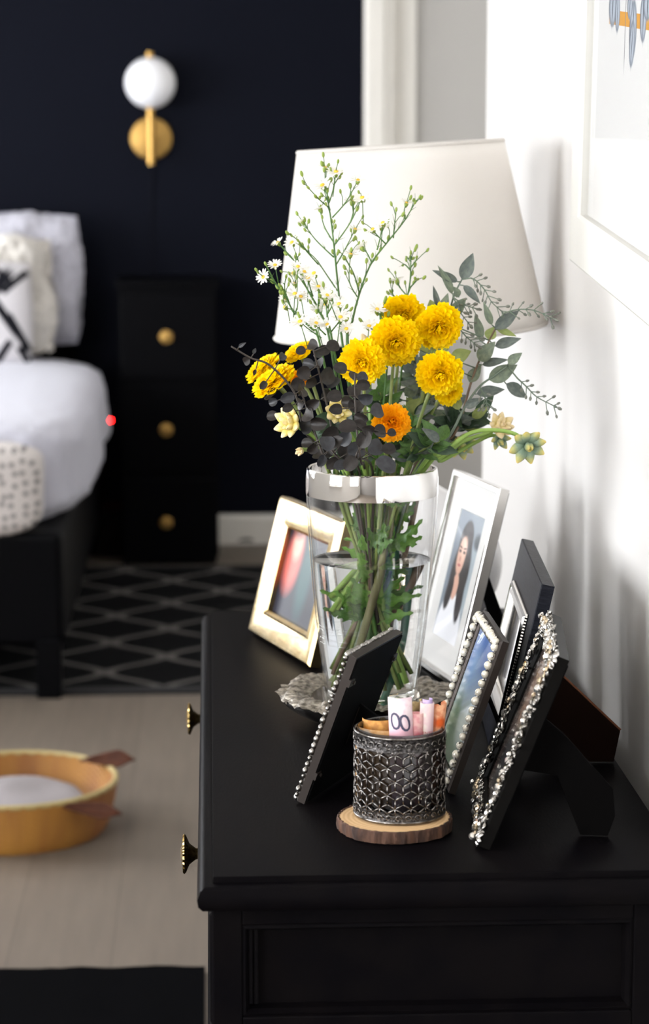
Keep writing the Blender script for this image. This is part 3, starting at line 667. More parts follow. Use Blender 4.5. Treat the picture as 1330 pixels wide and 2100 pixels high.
# yellow chrysanthemums
def bloom_mesh(R, n, seed):
    rnd = random.Random(seed); mb = MB()
    for i in range(n):
        t = math.sqrt((i + .5) / n); a = i * 2.39996 + rnd.uniform(-.2, .2)
        th = (t * 104 + rnd.uniform(-9, 9)) * PI / 180
        ln = R * (.58 + .42 * t) * rnd.uniform(.88, 1.08); wd = R * (.20 + .15 * t)
        er = Vector((math.cos(a), math.sin(a), 0)); et = Vector((-math.sin(a), math.cos(a), 0)); ez = Vector((0, 0, 1))
        dr_ = er * math.sin(th) + ez * math.cos(th) * .92; up_ = ez * math.sin(th) - er * math.cos(th)
        vs_ = []; cur = .30 * (1 - t) - .04 + rnd.uniform(-.05, .05); tw = rnd.uniform(-.35, .35)
        for j, (s, ww, nk) in enumerate(((.12, .3, 0), (.45, .62, 0), (.75, 1.0, 0), (.92, .95, 0), (1.02, .62, -.05))):
            c = dr_ * ln * s + up_ * ln * cur * s * s
            for k in (-1, 0, 1): vs_.append(c + (et + up_ * tw * s) * k * wd * .5 * ww + up_ * (.16 * wd * (1 if k else -.8)) + (dr_ * ln * nk if k == 0 else Vector((0, 0, 0))))
        fs_ = []
        for j in range(4):
            for k in range(2): fs_.append((j * 3 + k, j * 3 + k + 1, j * 3 + k + 4, j * 3 + k + 3))
        mb.add(vs_, fs_)
    return mb.mesh('bloom', 180)
BR_ = .024
MUM_Y = bloom_mat('mum_yellow', rgb(255, 222, 2), rgb(255, 230, 2))
MUM_O = bloom_mat('mum_orange', rgb(250, 178, 6), rgb(255, 192, 8))
BLOOMS = [bloom_mesh(BR_, 230, s) for s in (1, 2, 3)]
BLOOM_O = [b_.copy() for b_ in BLOOMS]
CALYX = MB().lathe([(.0001, -.009), (.0035, -.0085), (.007, -.004), (.009, 0), (.006, .002), (.0001, .003)], 14).mesh('calyx', 180)
mums = [  # px, py, radius px, Y, normal, orange, label
    (826, 650, 41, 2.60, (-.05, -.9, -.35), 0, 'bright yellow pompon chrysanthemum, topmost of the yellow blooms in the vase'),
    (902, 676, 46, 2.56, (.12, -.9, -.35), 0, 'large bright yellow pompon chrysanthemum beside the berried eucalyptus leaves'),
    (813, 706, 49, 2.54, (.05, -.9, -.3), 0, 'large bright yellow chrysanthemum below the topmost bloom, on an upright stem'),
    (741, 745, 44, 2.51, (-.1, -.92, -.1), 0, 'bright yellow chrysanthemum touching the dark round eucalyptus leaves'),
    (903, 772, 45, 2.52, (.05, -.9, -.32), 0, 'bright yellow chrysanthemum on a slanting stem, over a smaller golden bloom'),
    (924, 802, 30, 2.55, (.35, -.75, -.1), 0, 'smaller golden chrysanthemum tucked under a slanting yellow bloom'),
    (803, 864, 36, 2.48, (.0, -.9, .25), 1, 'ragged orange chrysanthemum low down just above the vase mouth'),
    (553, 770, 46, 2.53, (-.55, -.25, .8), 0, 'yellow chrysanthemum in profile leaning out beside the dark leaf twig'),
    (532, 746, 38, 2.59, (-.6, -.2, .75), 0, 'golden chrysanthemum in profile behind the outermost leaning yellow bloom'),
    (608, 714, 30, 2.62, (-.45, -.3, .8), 0, 'small golden chrysanthemum half hidden by dark leaves under the white asters'),
    (613, 772, 20, 2.60, (-.3, -.6, .6), 1, 'little orange chrysanthemum almost hidden among the dark round leaves'),
]
for i, (px, py, rp, Y, nv, orange, lab) in enumerate(mums):
    h_ = at(px, py, Y); s = rp / F_PX * Y / BR_ * 1.13; nv = Vector(nv).normalized()
    back = h_ - nv * .012 * s
    foot, rim = in_vase(h_)
    p = plant('chrysanthemum', foot, lab, 'flower', 'yellow chrysanthemums in the vase')
    mid = rim.lerp(back, .55) + Vector((0, -.006, .012))
    stem_part(p, smooth_path([foot, foot.lerp(rim, .5), rim, mid, back]), .0021, .0019, G_STEM)
    Ml = W(p).inverted() @ rot_to(nv, h_ - nv * .006 * s, s, random.random() * 6) @ Matrix.Diagonal((1, 1, .5 if i in (7, 8, 9) else .8, 1))
    put('bloom', (BLOOM_O if orange else BLOOMS)[i % 3], MUM_O if orange else MUM_Y, p, Ml)
    put('calyx', CALYX, G_STEM, p, W(p).inverted() @ rot_to(nv, h_ - nv * .007 * s, s))
    # leaves on the stem, above the mouth and inside the glass
    for t in ((.42,) if i < 7 else ()):
        q = rim.lerp(mid, t); dv = Vector((random.uniform(-1, 1), random.uniform(-.8, .3), random.uniform(.1, .8))).normalized()
        leaf(p, q, q + dv * random.uniform(.025, .04), .018, random.choice((EUC_G, G_MUM)), 'lobed')
    for t in (.3, .62, .85):
        if i in (8, 9, 10): continue
        q = foot.lerp(rim, t); a = random.uniform(0, 2 * PI)
        dv = Vector((math.cos(a), math.sin(a) * .8, random.uniform(.1, .9))).normalized(); L_ = random.uniform(.028, .045)
        e_ = q + dv * L_; k = Vector((e_.x - VX_, e_.y - VY_, 0)); lim = vr(max(.02, e_.z - VB)) - .009
        if k.length > lim: k = k.normalized() * lim; e_ = Vector((VX_ + k.x, VY_ + k.y, e_.z))
        leaf(p, q, e_, .020, random.choice((G_MUM, G_MUM2, G_MUM2)), 'lobed')

# white aster sprigs: paths in pixels (zoomed crop of the photograph, scale 3.325 from 460,320)
def c1(x, y, Y): return at(460 + x / 3.325, 320 + y / 3.325, Y)
mbp = MB()
for k in range(13):
    a = 2 * PI * k / 13 + random.uniform(-.1, .1); ln = random.uniform(.85, 1.05); up_ = random.uniform(.12, .35)
    e = Vector((math.cos(a), math.sin(a), 0)); t = Vector((-math.sin(a), math.cos(a), 0)); z = Vector((0, 0, 1))
    pts = [(.15, .09, 0), (.5, .13, .5 * up_), (.85, .12, .9 * up_), (1, .05, up_ * .95)]
    mbp.add([e * ln * s + t * sg * w_ + z * zz for s, w_, zz in pts for sg in (-1, 1)], [(j * 2, j * 2 + 1, j * 2 + 3, j * 2 + 2) for j in range(3)])
ASTER_PETALS = mbp.mesh('flower', 180)
ASTER_DISC = MB().sphere((0, 0, .06), (.24, .24, .14), 10, 6).mesh('disc', 180)
ASTER_CUP = MB().lathe([(.0001, -.62), (.10, -.6), (.26, -.3), (.30, -.05), (.2, .02), (.0001, .03)], 8).mesh('calyx', 180)
BUDM = MB().lathe([(.0001, -1), (.22, -.95), (.5, -.5), (.56, .1), (.4, .7), (.15, 1), (.0001, 1.05)], 8).mesh('bud', 180)
def aster_flower(p, pos, nv, r):
    Ml = W(p).inverted() @ rot_to(nv, pos, r, random.random() * 6)
    o = put('flower', ASTER_PETALS, WHITE_PETAL, p, Ml); put('disc', ASTER_DISC, YELLOW_DISC, o); put('calyx', ASTER_CUP, G_BUD, o)
def aster(lab, Y, main, branches, flowers, nb=3, whites=0):
    pts = [c1(x, y, Y + dy) for x, y, dy in [(m_[0], m_[1], 0) for m_ in main]]
    foot, rim = in_vase(pts[0]); p = plant('aster_sprig', foot, lab, 'flower sprig', 'white aster sprigs in the vase')
    stem_part(p, smooth_path([foot, foot.lerp(rim, .5), rim] + pts, 4), .0018, .0006, G_ASTER)
    fine_ = MB(); inv_ = W(p).inverted()
    ends = []
    for br_ in branches:
        dy = random.uniform(-.025, .025)
        P = smooth_path([c1(x, y, Y + dy * i / max(1, len(br_) - 1)) for i, (x, y) in enumerate(br_)], 4)
        fine_.tube([inv_ @ q for q in P], [.0009 - .0004 * i / (len(P) - 1) for i in range(len(P))], 6); ends.append(P)
    ends.append(smooth_path(pts, 6))
    for P in ends:
        m = len(P); tot = sum((P[i + 1] - P[i]).length for i in range(m - 1))
        for q in range(max(2, int(tot / .0055))):                        # fine needle leaves and budded twigs
            i = random.randint(1, m - 1); b_ = P[i]; dv = (P[i] - P[i - 1]).normalized()
            side = Vector((random.uniform(-1, 1), random.uniform(-1, 1), random.uniform(-.3, 1))); d_ = (dv * .7 + side * .6).normalized()
            if random.random() < .66 and i > m * .3:
                ln = random.uniform(.008, .02); e_ = b_ + d_ * ln
                fine_.tube([inv_ @ b_, inv_ @ (b_.lerp(e_, .5) + dv * .002), inv_ @ e_], [.0005, .00045, .0005], 5)
                r = random.uniform(.0024, .0036); put('bud', BUDM, G_BUD, p, inv_ @ rot_to(d_ + Vector((0, 0, .5)), e_, r))
            else:
                ln = random.uniform(.006, .012); fine_.tube([inv_ @ b_, inv_ @ (b_ + d_ * ln)], [.0004, .0001], 4)
        e_ = P[-1]; dv = (P[-1] - P[-3]).normalized()
        if random.random() < flowers: aster_flower(p, e_, dv + Vector((random.uniform(-.5, .5), -.35, .3)), random.uniform(.0085, .0105))
        else: put('bud', BUDM, G_BUD, p, inv_ @ rot_to(dv, e_, .0028))
    for (x, y) in whites or ():
        e_ = c1(x, y, Y - .012 + random.uniform(-.02, .02)); b_ = e_ + Vector((random.uniform(-.004, .012), .004, -.028))
        fine_.tube([inv_ @ b_, inv_ @ e_], [.0006, .0005], 5); aster_flower(p, e_, (random.uniform(-.5, .3), -.5, .75), random.uniform(.009, .0115))
    build(fine_, 'twigs', G_ASTER, p, smooth=180, kind='stuff')
aster('tallest white aster sprig rising straight up in front of the lampshade', 2.62,
      [(800, 1250), (790, 1050), (770, 850), (745, 600), (725, 430), (690, 200), (685, 80)],
      [[(735, 420), (830, 310), (910, 165)], [(745, 690), (620, 570), (530, 445)], [(755, 600), (860, 450), (935, 285)], [(710, 350), (650, 300), (570, 215)], [(712, 320), (740, 230), (757, 115)],
       [(762, 740), (830, 620), (890, 500)], [(700, 260), (665, 205)], [(860, 450), (880, 370), (875, 310)], [(745, 590), (680, 480), (650, 360)]], .75, whites=[(668, 200), (940, 285), (760, 108)])
aster('slanting white aster sprig with many green buds, leaning towards the white wall', 2.60,
      [(840, 1260), (870, 1130), (910, 970), (990, 750), (1100, 600), (1220, 450), (1300, 315)],
      [[(1000, 720), (970, 660), (935, 625)], [(1040, 640), (1060, 560), (1075, 475)], [(1150, 560), (1160, 460), (1170, 365)], [(905, 960), (850, 850), (860, 670)], [(1100, 600), (1040, 540), (1010, 500)], [(1230, 430), (1225, 370), (1240, 320)], [(920, 940), (880, 800), (820, 690)]], .4,
      whites=[(1080, 455)])
aster('white aster sprig spreading out over the dark room, with two open daisies at its tip', 2.58,
      [(650, 1280), (600, 1180), (480, 1080), (420, 960), (350, 870), (280, 735)],
      [[(440, 1000), (410, 900), (420, 820)], [(350, 870), (300, 840), (265, 825)], [(480, 1080), (500, 1000), (480, 870)], [(540, 1120), (480, 1060), (410, 1030)]], .55, whites=[(345, 745), (500, 755), (610, 800), (640, 890), (480, 940), (520, 960)])
aster('white aster sprig with drooping daisies over the lampshade edge', 2.64,
      [(720, 1270), (660, 1080), (560, 900), (490, 740), (410, 640), (365, 590)],
      [[(600, 960), (570, 850), (540, 770)], [(560, 900), (510, 830), (470, 800)], [(640, 1040), (650, 960), (640, 900)], [(640, 740), (560, 650), (500, 575)], [(770, 920), (690, 800), (620, 700), (540, 630)], [(480, 730), (500, 690), (510, 670)]], .8,
      whites=[(460, 590), (545, 790), (570, 830), (700, 945), (720, 960), (420, 975), (690, 1010)])
aster('short white aster sprig of daisies just above the dark leaves', 2.56,
      [(740, 1290), (720, 1180), (700, 1080), (690, 980)],
      [[(720, 1170), (660, 1090), (630, 1050)], [(725, 1200), (780, 1130), (795, 1080)], [(700, 1080), (740, 1000), (715, 940)], [(660, 1240), (560, 1170), (520, 1130)], [(690, 1220), (640, 1170), (620, 1140)]], .8,
      whites=[(515, 1130), (625, 1140), (830, 1180), (790, 1100), (700, 1150), (780, 1010), (700, 950)])
aster('narrow green budded aster sprig standing behind the topmost yellow bloom', 2.64,
      [(1240, 1150), (1240, 1000), (1265, 850), (1270, 660)],
      [[(1250, 960), (1190, 890), (1175, 850)], [(1240, 1020), (1160, 960), (1140, 930)], [(1262, 900), (1300, 860), (1318, 840)], [(1268, 780), (1230, 740), (1215, 745)], [(1268, 760), (1300, 720), (1310, 690)], [(1270, 720), (1240, 690)]], .15, whites=[(1130, 1000)])
aster('little aster sprig with white daisies beside the topmost yellow bloom', 2.58,
      [(1120, 1300), (1110, 1180), (1040, 1050)], [[(1120, 1230), (1050, 1190), (1000, 1160)], [(1100, 1170), (1060, 1110), (1070, 1060)]], .7, whites=[(985, 1160), (1040, 1045)])

# dark round leaved eucalyptus (crop scale 3.325 from 460,620)
def c2(x, y, Y): return at(460 + x / 3.325, 620 + y / 3.325, Y)
dark = [
    ('dark eucalyptus twig reaching farthest out over the room, with narrow end leaves', 2.50, [(560, 900), (480, 620), (310, 430), (180, 380), (45, 300)],
     [(120, 290, 32), (150, 400, 34), (205, 330, 30), (265, 565, 34), (325, 615, 36), (330, 680, 36), (300, 640, 36), (395, 370, 40), (205, 480, 30)]),
    ('dark eucalyptus branch with shiny grey leaves beside the yellow succulent rosette', 2.47, [(700, 1080), (620, 900), (560, 720), (520, 600)],
     [(525, 605, 62), (600, 695, 55), (515, 690, 46), (430, 650, 52), (570, 765, 60), (325, 775, 42), (430, 720, 40), (640, 830, 62), (560, 850, 56)]),
    ('dark eucalyptus branch rising behind the leaning yellow blooms', 2.53, [(760, 1060), (720, 800), (660, 540), (600, 300)],
     [(570, 420, 50), (640, 415, 50), (640, 345, 46), (600, 290, 44), (700, 500, 64), (740, 545, 62), (500, 560, 50), (590, 550, 48), (700, 640, 66), (540, 480, 50), (740, 300, 50), (680, 330, 42), (520, 330, 36)]),
    ('dark eucalyptus branch with overlapping round leaves against the yellow bloom', 2.44, [(930, 1090), (900, 850), (890, 640), (890, 480)],
     [(880, 500, 42), (940, 510, 44), (945, 565, 50), (880, 610, 62), (960, 655, 58), (750, 640, 54), (900, 705, 66), (790, 450, 50), (1040, 740, 62), (930, 790, 52), (835, 680, 54), (760, 730, 50)]),
    ('dark eucalyptus branch drooping over the front of the silver vase band', 2.42, [(900, 1060), (940, 980), (960, 900), (980, 860)],
     [(980, 875, 56), (920, 840, 52), (950, 935, 64), (840, 850, 66), (1030, 990, 74), (1100, 1110, 78), (860, 1100, 60), (790, 1110, 50), (1140, 890, 34), (1060, 880, 54), (1120, 1000, 52)]),
    ('dark eucalyptus branch lying low over the vase mouth near the pale succulent bud', 2.45, [(800, 1080), (720, 1000), (660, 930)],
     [(740, 1100, 54), (700, 960, 66), (720, 900, 70), (820, 1000, 74), (900, 1010, 66), (640, 1040, 50), (600, 1000, 46), (560, 960, 44), (660, 1080, 46), (760, 960, 60), (820, 930, 58), (690, 1020, 60)]),
]
for lab, Y, path, leaves in dark:
    pts = [c2(x, y, Y) for x, y in path]; foot, rim = in_vase(pts[0])
    p = plant('dark_eucalyptus', foot, lab, 'foliage', 'dark eucalyptus branches in the vase')
    P = smooth_path([foot, foot.lerp(rim, .5), rim] + pts, 5); stem_part(p, P, .0018, .0009, DARK_STEM)
    pet = MB(); inv_ = W(p).inverted(); P2 = P[10:]
    for (x, y, r) in leaves:
        c = c2(x, y, Y + random.uniform(-.03, .03)); R = r / 3.325 / F_PX * Y * 1.0
        b_ = min(P2, key=lambda q: (q - c).length); dv = (c - b_); dv = dv.normalized() if dv.length > 1e-4 else Vector((0, -1, 0))
        nrm = Vector((random.uniform(-.55, .55), -1, random.uniform(-.2, .75)))
        dv2 = (dv - nrm.normalized() * dv.dot(nrm.normalized()) * .8); dv2.normalize()
        base = c - dv2 * R
        thin = r < 34
        leaf(p, base, c + dv2 * R, R * (1.0 if thin else random.uniform(1.45, 1.9)), random.choice((EUC_D, EUC_D, EUC_D2)), 'lance' if thin else 'round', nrm)
        if (base - b_).length > .002: pet.tube([inv_ @ b_, inv_ @ base], [.0007, .0006], 5)
    build(pet, 'leaf_stalks', DARK_STEM, p, smooth=180)

# berried grey green eucalyptus (crop scale 3.325 from 760,480)
def c3(x, y, Y): return at(760 + x / 3.325, 480 + y / 3.325, Y)
PODM = MB().lathe([(.0001, -1), (.3, -.9), (.62, -.3), (.66, .25), (.4, .75), (.5, .95), (.0001, 1)], 8).mesh('seed_pod', 180)
seeded = [
    ('berried grey green eucalyptus branch curling up with a single upright end leaf', 2.63, [(480, 1000), (500, 700), (560, 440), (620, 310)],
     [((620, 310), (700, 130), 105, 1), ((592, 325), (425, 245), 62, 1), ((555, 410), (470, 215), 60, 0), ((465, 520), (425, 345), 46, 1), ((630, 350), (748, 470), 62, 1), ((480, 560), (520, 405), 80, 0), ((440, 560), (400, 440), 90, 2), ((600, 430), (570, 360), 60, 0), ((560, 560), (640, 430), 100, 0)],
     [[(680, 300), (720, 320), (775, 380), (820, 460), (890, 525)], [(560, 420), (600, 520), (660, 600)], [(560, 430), (630, 480), (690, 500)]]),
    ('berried eucalyptus branch with seed spray pointing at the white wall', 2.60, [(560, 1380), (680, 1020), (740, 860), (820, 700), (850, 640)],
     [((825, 620), (768, 465), 55, 0), ((745, 730), (718, 535), 75, 0), ((845, 645), (1010, 522), 95, 1), ((860, 652), (995, 692), 50, 2), ((845, 765), (1022, 708), 80, 1), ((735, 865), (840, 735), 115, 0), ((800, 720), (840, 630), 90, 2), ((760, 892), (932, 850), 66, 1), ((540, 850), (690, 800), 110, 2), ((670, 1010), (748, 890), 90, 0), ((520, 900), (640, 930), 90, 2)],
     [[(905, 540), (1000, 515), (1110, 520), (1220, 565)], [(600, 640), (650, 700), (700, 740)]]),
    ('low berried eucalyptus branch with broad ribbed leaves and drooping seed spray', 2.56, [(520, 1400), (640, 1180), (740, 1040), (850, 960), (930, 900)],
     [((935, 885), (1027, 808), 75, 0), ((800, 992), (1005, 895), 125, 0), ((920, 1020), (1077, 1118), 95, 1), ((720, 1092), (915, 1050), 88, 1), ((640, 1180), (760, 1120), 70, 1), ((600, 1200), (560, 1080), 80, 2)],
     [[(1000, 985), (1060, 1040), (1130, 1110), (1245, 1170)], [(740, 1040), (780, 1120), (790, 1165)]]),
    ('bushy grey green eucalyptus branch filling the gap behind the yellow blooms', 2.61, [(300, 1400), (330, 1150), (380, 900), (430, 740)],
     [((330, 790), (440, 730), 90, 2), ((380, 830), (540, 770), 95, 2), ((310, 900), (410, 820), 80, 0), ((230, 1100), (330, 1030), 95, 0), ((240, 1210), (340, 1120), 90, 2), ((420, 960), (560, 890), 90, 0), ((470, 1040), (580, 1120), 85, 1), ((540, 1180), (660, 1090), 95, 1),
      ((400, 1250), (540, 1210), 80, 0), ((500, 1300), (650, 1250), 85, 1), ((610, 1240), (740, 1310), 80, 1), ((120, 1120), (200, 1010), 80, 0), ((60, 1040), (150, 960), 80, 1), ((340, 1000), (300, 880), 80, 1), ((640, 1330), (790, 1270), 80, 2), ((690, 1250), (800, 1180), 75, 2)],
     []),
]
for lab, Y, path, leaves, sprays in seeded:
    pts = [c3(x, y, Y) for x, y in path]; foot, rim = in_vase(pts[0])
    p = plant('seeded_eucalyptus', foot, lab, 'foliage', 'berried eucalyptus branches in the vase')
    P = smooth_path([foot, foot.lerp(rim, .5), rim] + pts, 5); stem_part(p, P, .0022, .0009, BROWN_STEM if Y == 2.60 else POD_STEM)
    inv_ = W(p).inverted(); tw = MB(); P2 = P[10:]
    for (a, b_, wd, cm) in leaves:
        dy = random.uniform(-.02, .02); A = c3(*a, Y + dy * .5); B = c3(*b_, Y + dy)
        leaf(p, A, B, wd / 3.325 / F_PX * Y * 1.05, (EUC_G, EUC_G2, EUC_Y)[cm], 'lance', (random.uniform(-.4, .4), -1, random.uniform(0, .5)))
        nb_ = min(P2, key=lambda q: (q - A).length)
        if (nb_ - A).length > .003: tw.tube([inv_ @ nb_, inv_ @ A], [.0009, .0007], 5)
    for sp in sprays:
        S = smooth_path([c3(x, y, Y - .01) for x, y in sp], 4); nb_ = min(P2, key=lambda q: (q - S[0]).length)
        tw.tube([inv_ @ q for q in [nb_] + S], [.0009] + [.0009 - .0004 * i / len(S) for i in range(len(S))], 6)
        for i in range(2, len(S), 2):
            for s in (-1, 1) + ((0,) if i > len(S) - 4 else ()):
                dv = (S[i] - S[i - 1]).normalized(); side = dv.cross(Vector((0, -1, 0))) * s; d_ = (dv * .7 + side * random.uniform(.4, 1.1) + Vector((0, random.uniform(-.6, .6), 0))).normalized()
                e_ = S[i] + d_ * random.uniform(.006, .014); tw.tube([inv_ @ S[i], inv_ @ e_], [.0006, .0005], 5)
                r = random.uniform(.0020, .0031); put('seed_pod', PODM, POD, p, inv_ @ rot_to(d_, e_, r))
    build(tw, 'twigs', POD_STEM, p, smooth=180)

# succulent picks
SUCL = MB().grid(lambda u, v: Vector((v, math.sin(PI * min(v * .92 + .04, 1) ** .85) ** .8 * .5 * math.cos(u * 2 * PI), math.sin(PI * min(v * .92 + .04, 1)) * .26 * math.sin(u * 2 * PI) + .25 * v * v)), 10, 9, True).mesh('rosette_leaf', 180)
_sc = {}
def succulent(lab, px, py, rp, Y, nv, m, curve=None, layers=((5, 20), (7, 45), (8, 72)), stem_m=G_STEM_BRIGHT, thick=1.0):
    if m.name not in _sc: _sc[m.name] = SUCL.copy()
    h_ = at(px, py, Y); nv = Vector(nv).normalized(); R = rp / F_PX * Y; foot, rim = in_vase(h_, .12)
    p = plant('succulent_pick', foot, lab, 'succulent', 'artificial succulent picks in the vase')
    c = h_ - nv * R * .35
    via = [at(x, y, Y + .01) for x, y in curve] if curve else [rim.lerp(c, .6) + Vector((0, 0, .006))]
    stem_part(p, smooth_path([foot, rim] + via + [c]), .0026, .0022, stem_m)
    inv_ = W(p).inverted()
    for n_, th in layers:
        for k in range(n_):
            a = 2 * PI * (k + random.uniform(-.15, .15)) / n_ + th; t = math.radians(th + random.uniform(-8, 8)); L_ = R * (.55 + .45 * th / 72) * random.uniform(.9, 1.1)
            q = rot_to(nv, c, 1, 0) @ Matrix.Rotation(a, 4, 'Z') @ Matrix.Rotation(-(PI / 2 - t), 4, 'Y') @ Matrix.Diagonal((L_, L_ * .62 * thick, L_ * .75, 1))
            put('rosette_leaf', _sc[m.name], m, p, inv_ @ q)
succulent('yellow succulent rosette in profile hanging out over the dark room', 590, 866, 38, 2.47, (-.6, -.6, .25), SUC_Y)
succulent('yellow succulent rosette framed by dark round leaves', 692, 843, 33, 2.46, (.1, -.9, .2), SUC_Y)
succulent('closed pale green succulent bud at the vase mouth', 615, 925, 22, 2.48, (-.5, -.6, -.3), SUC_C, layers=((4, 15), (5, 40)))
succulent('cream tipped succulent partly hidden behind the yellow blooms', 752, 708, 30, 2.60, (-.3, -.6, .6), SUC_C)
succulent('blue green succulent rosette with yellow tips hanging farthest over the wall side', 1084, 916, 40, 2.53, (.15, -.95, -.25), SUC_G, curve=[(905, 930), (960, 890), (1010, 882), (1055, 890)], layers=((4, 25), (8, 78)))
succulent('cream and yellow succulent rosette on an arched stem beside the blue green rosette', 1028, 872, 32, 2.57, (.35, -.7, .45), SUC_C, curve=[(900, 940), (950, 905), (1000, 888)])
succulent('dark blue green succulent with yellow tips drooping behind the arched stems', 948, 915, 34, 2.60, (.3, -.8, -.45), SUC_G, layers=((5, 30), (7, 75)))
succulent('blue green succulent with downward leaves under the cream rosette', 1025, 905, 26, 2.58, (.25, -.75, -.55), SUC_G, curve=[(905, 945), (960, 915), (1005, 893)], layers=((3, 25), (5, 72)))

# leafy green filler stems around the vase mouth and in the water
fill = [(870, 790, 2.62, EUC_Y, 'lance'), (850, 850, 2.56, G_MUM, 'lance'), (935, 860, 2.60, G_DEEP, 'lance'), (975, 855, 2.62, G_DEEP, 'lance'), (900, 905, 2.52, G_MUM, 'lance'), (690, 880, 2.56, G_DEEP, 'round'), (780, 800, 2.60, G_MUM, 'lance'), (860, 735, 2.66, EUC_G, 'lance')]
labs = ['leafy lime stem behind the tall yellow blooms', 'green stem with narrow leaves between the yellow blooms', 'deep green leafy stem under the smaller golden bloom', 'deep green stem with leaves below the berried branch',
        'low deep green stem at the vase mouth under the arched succulent stems', 'deep green stem buried among the dark round leaves', 'green leafy stem curving beside the orange ragged bloom', 'grey green leafy stem behind the large yellow blooms']
for (px, py, Y, m, k), lab in zip(fill, labs):
    h_ = at(px, py, Y); foot, rim = in_vase(h_); p = plant('leafy_stem', foot, lab, 'foliage', 'green leafy stems in the vase')
    P = smooth_path([foot, foot.lerp(rim, .5), rim, rim.lerp(h_, .5) + Vector((0, 0, .006)), h_], 5); stem_part(p, P, .0019, .001, G_STEM)
    for q in range(32):
        i = random.randint(11, len(P) - 1); b_ = P[i]; d_ = Vector((random.uniform(-1, 1), random.uniform(-.7, .5), random.uniform(-.2, .9))).normalized(); L_ = random.uniform(.018, .034)
        leaf(p, b_, b_ + d_ * L_, L_ * (.5 if k == 'lance' else .8), random.choice((m, m, EUC_G2, G_DEEP)), k)
    for q in range(6):
        i = random.randint(3, 10); b_ = P[i]; a = random.uniform(0, 6.28); e_ = b_ + Vector((math.cos(a), math.sin(a), random.uniform(.2, 1.2))).normalized() * random.uniform(.03, .05)
        kk = Vector((e_.x - VX_, e_.y - VY_, 0)); lim = vr(max(.02, e_.z - VB)) - .009
        if kk.length > lim: kk = kk.normalized() * lim; e_ = Vector((VX_ + kk.x, VY_ + kk.y, e_.z))
        leaf(p, b_, e_, .018, random.choice((G_MUM, G_MUM2, G_MUM2)), 'lobed')
def thick_stem(lab, pts, r, m):
    P = [Vector(q) for q in pts]; p = plant('woody_stem', P[0], lab, 'stem', None); stem_part(p, smooth_path(P, 6), r, r * .95, m); return p
thick_stem('thick green brown flower stem standing in the vase water', [at(738, 1330, 2.575), at(775, 1180, 2.575), at(800, 1080, 2.58), at(806, 965, 2.58)], .0042, mat('stem_olive', rgb(120, 118, 76), .6, col2=rgb(98, 92, 62), scale=40))
thick_stem('slender brown woody stem slanting up across the vase', [at(778, 1275, 2.62), at(820, 1170, 2.62), at(848, 1050, 2.62), at(862, 965, 2.62)], .0038, BROWN_STEM)
thick_stem('bright green cut stem ending low in the vase', [at(815, 1395, 2.60), at(790, 1300, 2.60), at(775, 1200, 2.60), at(770, 970, 2.60)], .003, G_STEM_BRIGHT)
thick_stem('deep green cut stem standing deepest in the vase', [at(778, 1425, 2.61), at(800, 1330, 2.615), at(812, 1180, 2.62), at(815, 970, 2.62)], .0032, mat('stem_deep_green', rgb(40, 92, 70), .5))

# ------------------------------------------------------------------ table lamp
LX, LY = .272, 3.085
lamp = empty('table_lamp', (LX, LY, TOP), 'table lamp with tilted tapered white shade and rounded white ceramic base', 'lamp')
bprof = [(.0001, 0), (.062, 0), (.066, .006), (.072, .014), (.098, .034), (.117, .065), (.124, .10), (.117, .135), (.094, .168), (.060, .192), (.034, .208), (.026, .22), (.024, .24), (.020, .246), (.0001, .248)]
build(MB().lathe(fine(bprof), 64), 'base', M['ceramic'], lamp, smooth=180)
build(MB().lathe([(.0001, .246), (.009, .246), (.009, .36), (.014, .362), (.014, .42), (.0001, .42)], 20), 'socket', M['ceramic'], lamp, smooth=40)
cb, ct = at(841, 681, LY), at(820, 296, LY)
ax = (ct - cb); H_ = ax.length
rb, rt_ = 284 / F_PX * LY * .985, 213 / F_PX * LY * .985
Ms = W(lamp).inverted() @ rot_to(ax + Vector((0, .0, 0)), cb)
sh = build(MB().shell([(rb + (rt_ - rb) * k / 12, H_ * k / 12) for k in range(13)], 96), 'shade', M['shade'], lamp, Ms, smooth=180)
so = sh.modifiers.new('thickness', 'SOLIDIFY'); so.thickness = .0012
for r_, z_ in ((rb, .003), (rt_, H_ - .003)):
    build(MB().tube([(math.cos(2 * PI * k / 96) * r_, math.sin(2 * PI * k / 96) * r_, z_) for k in range(97)], .0022, 6, False), 'shade_hem', M['shade'], sh, smooth=180)
spd = MB()
for k in range(3):
    a = k * 2 * PI / 3 + .4; spd.tube([(0, 0, .02), (math.cos(a) * rb, math.sin(a) * rb, .003)], .0015, 6)
build(spd, 'spider', M['silver'], sh)

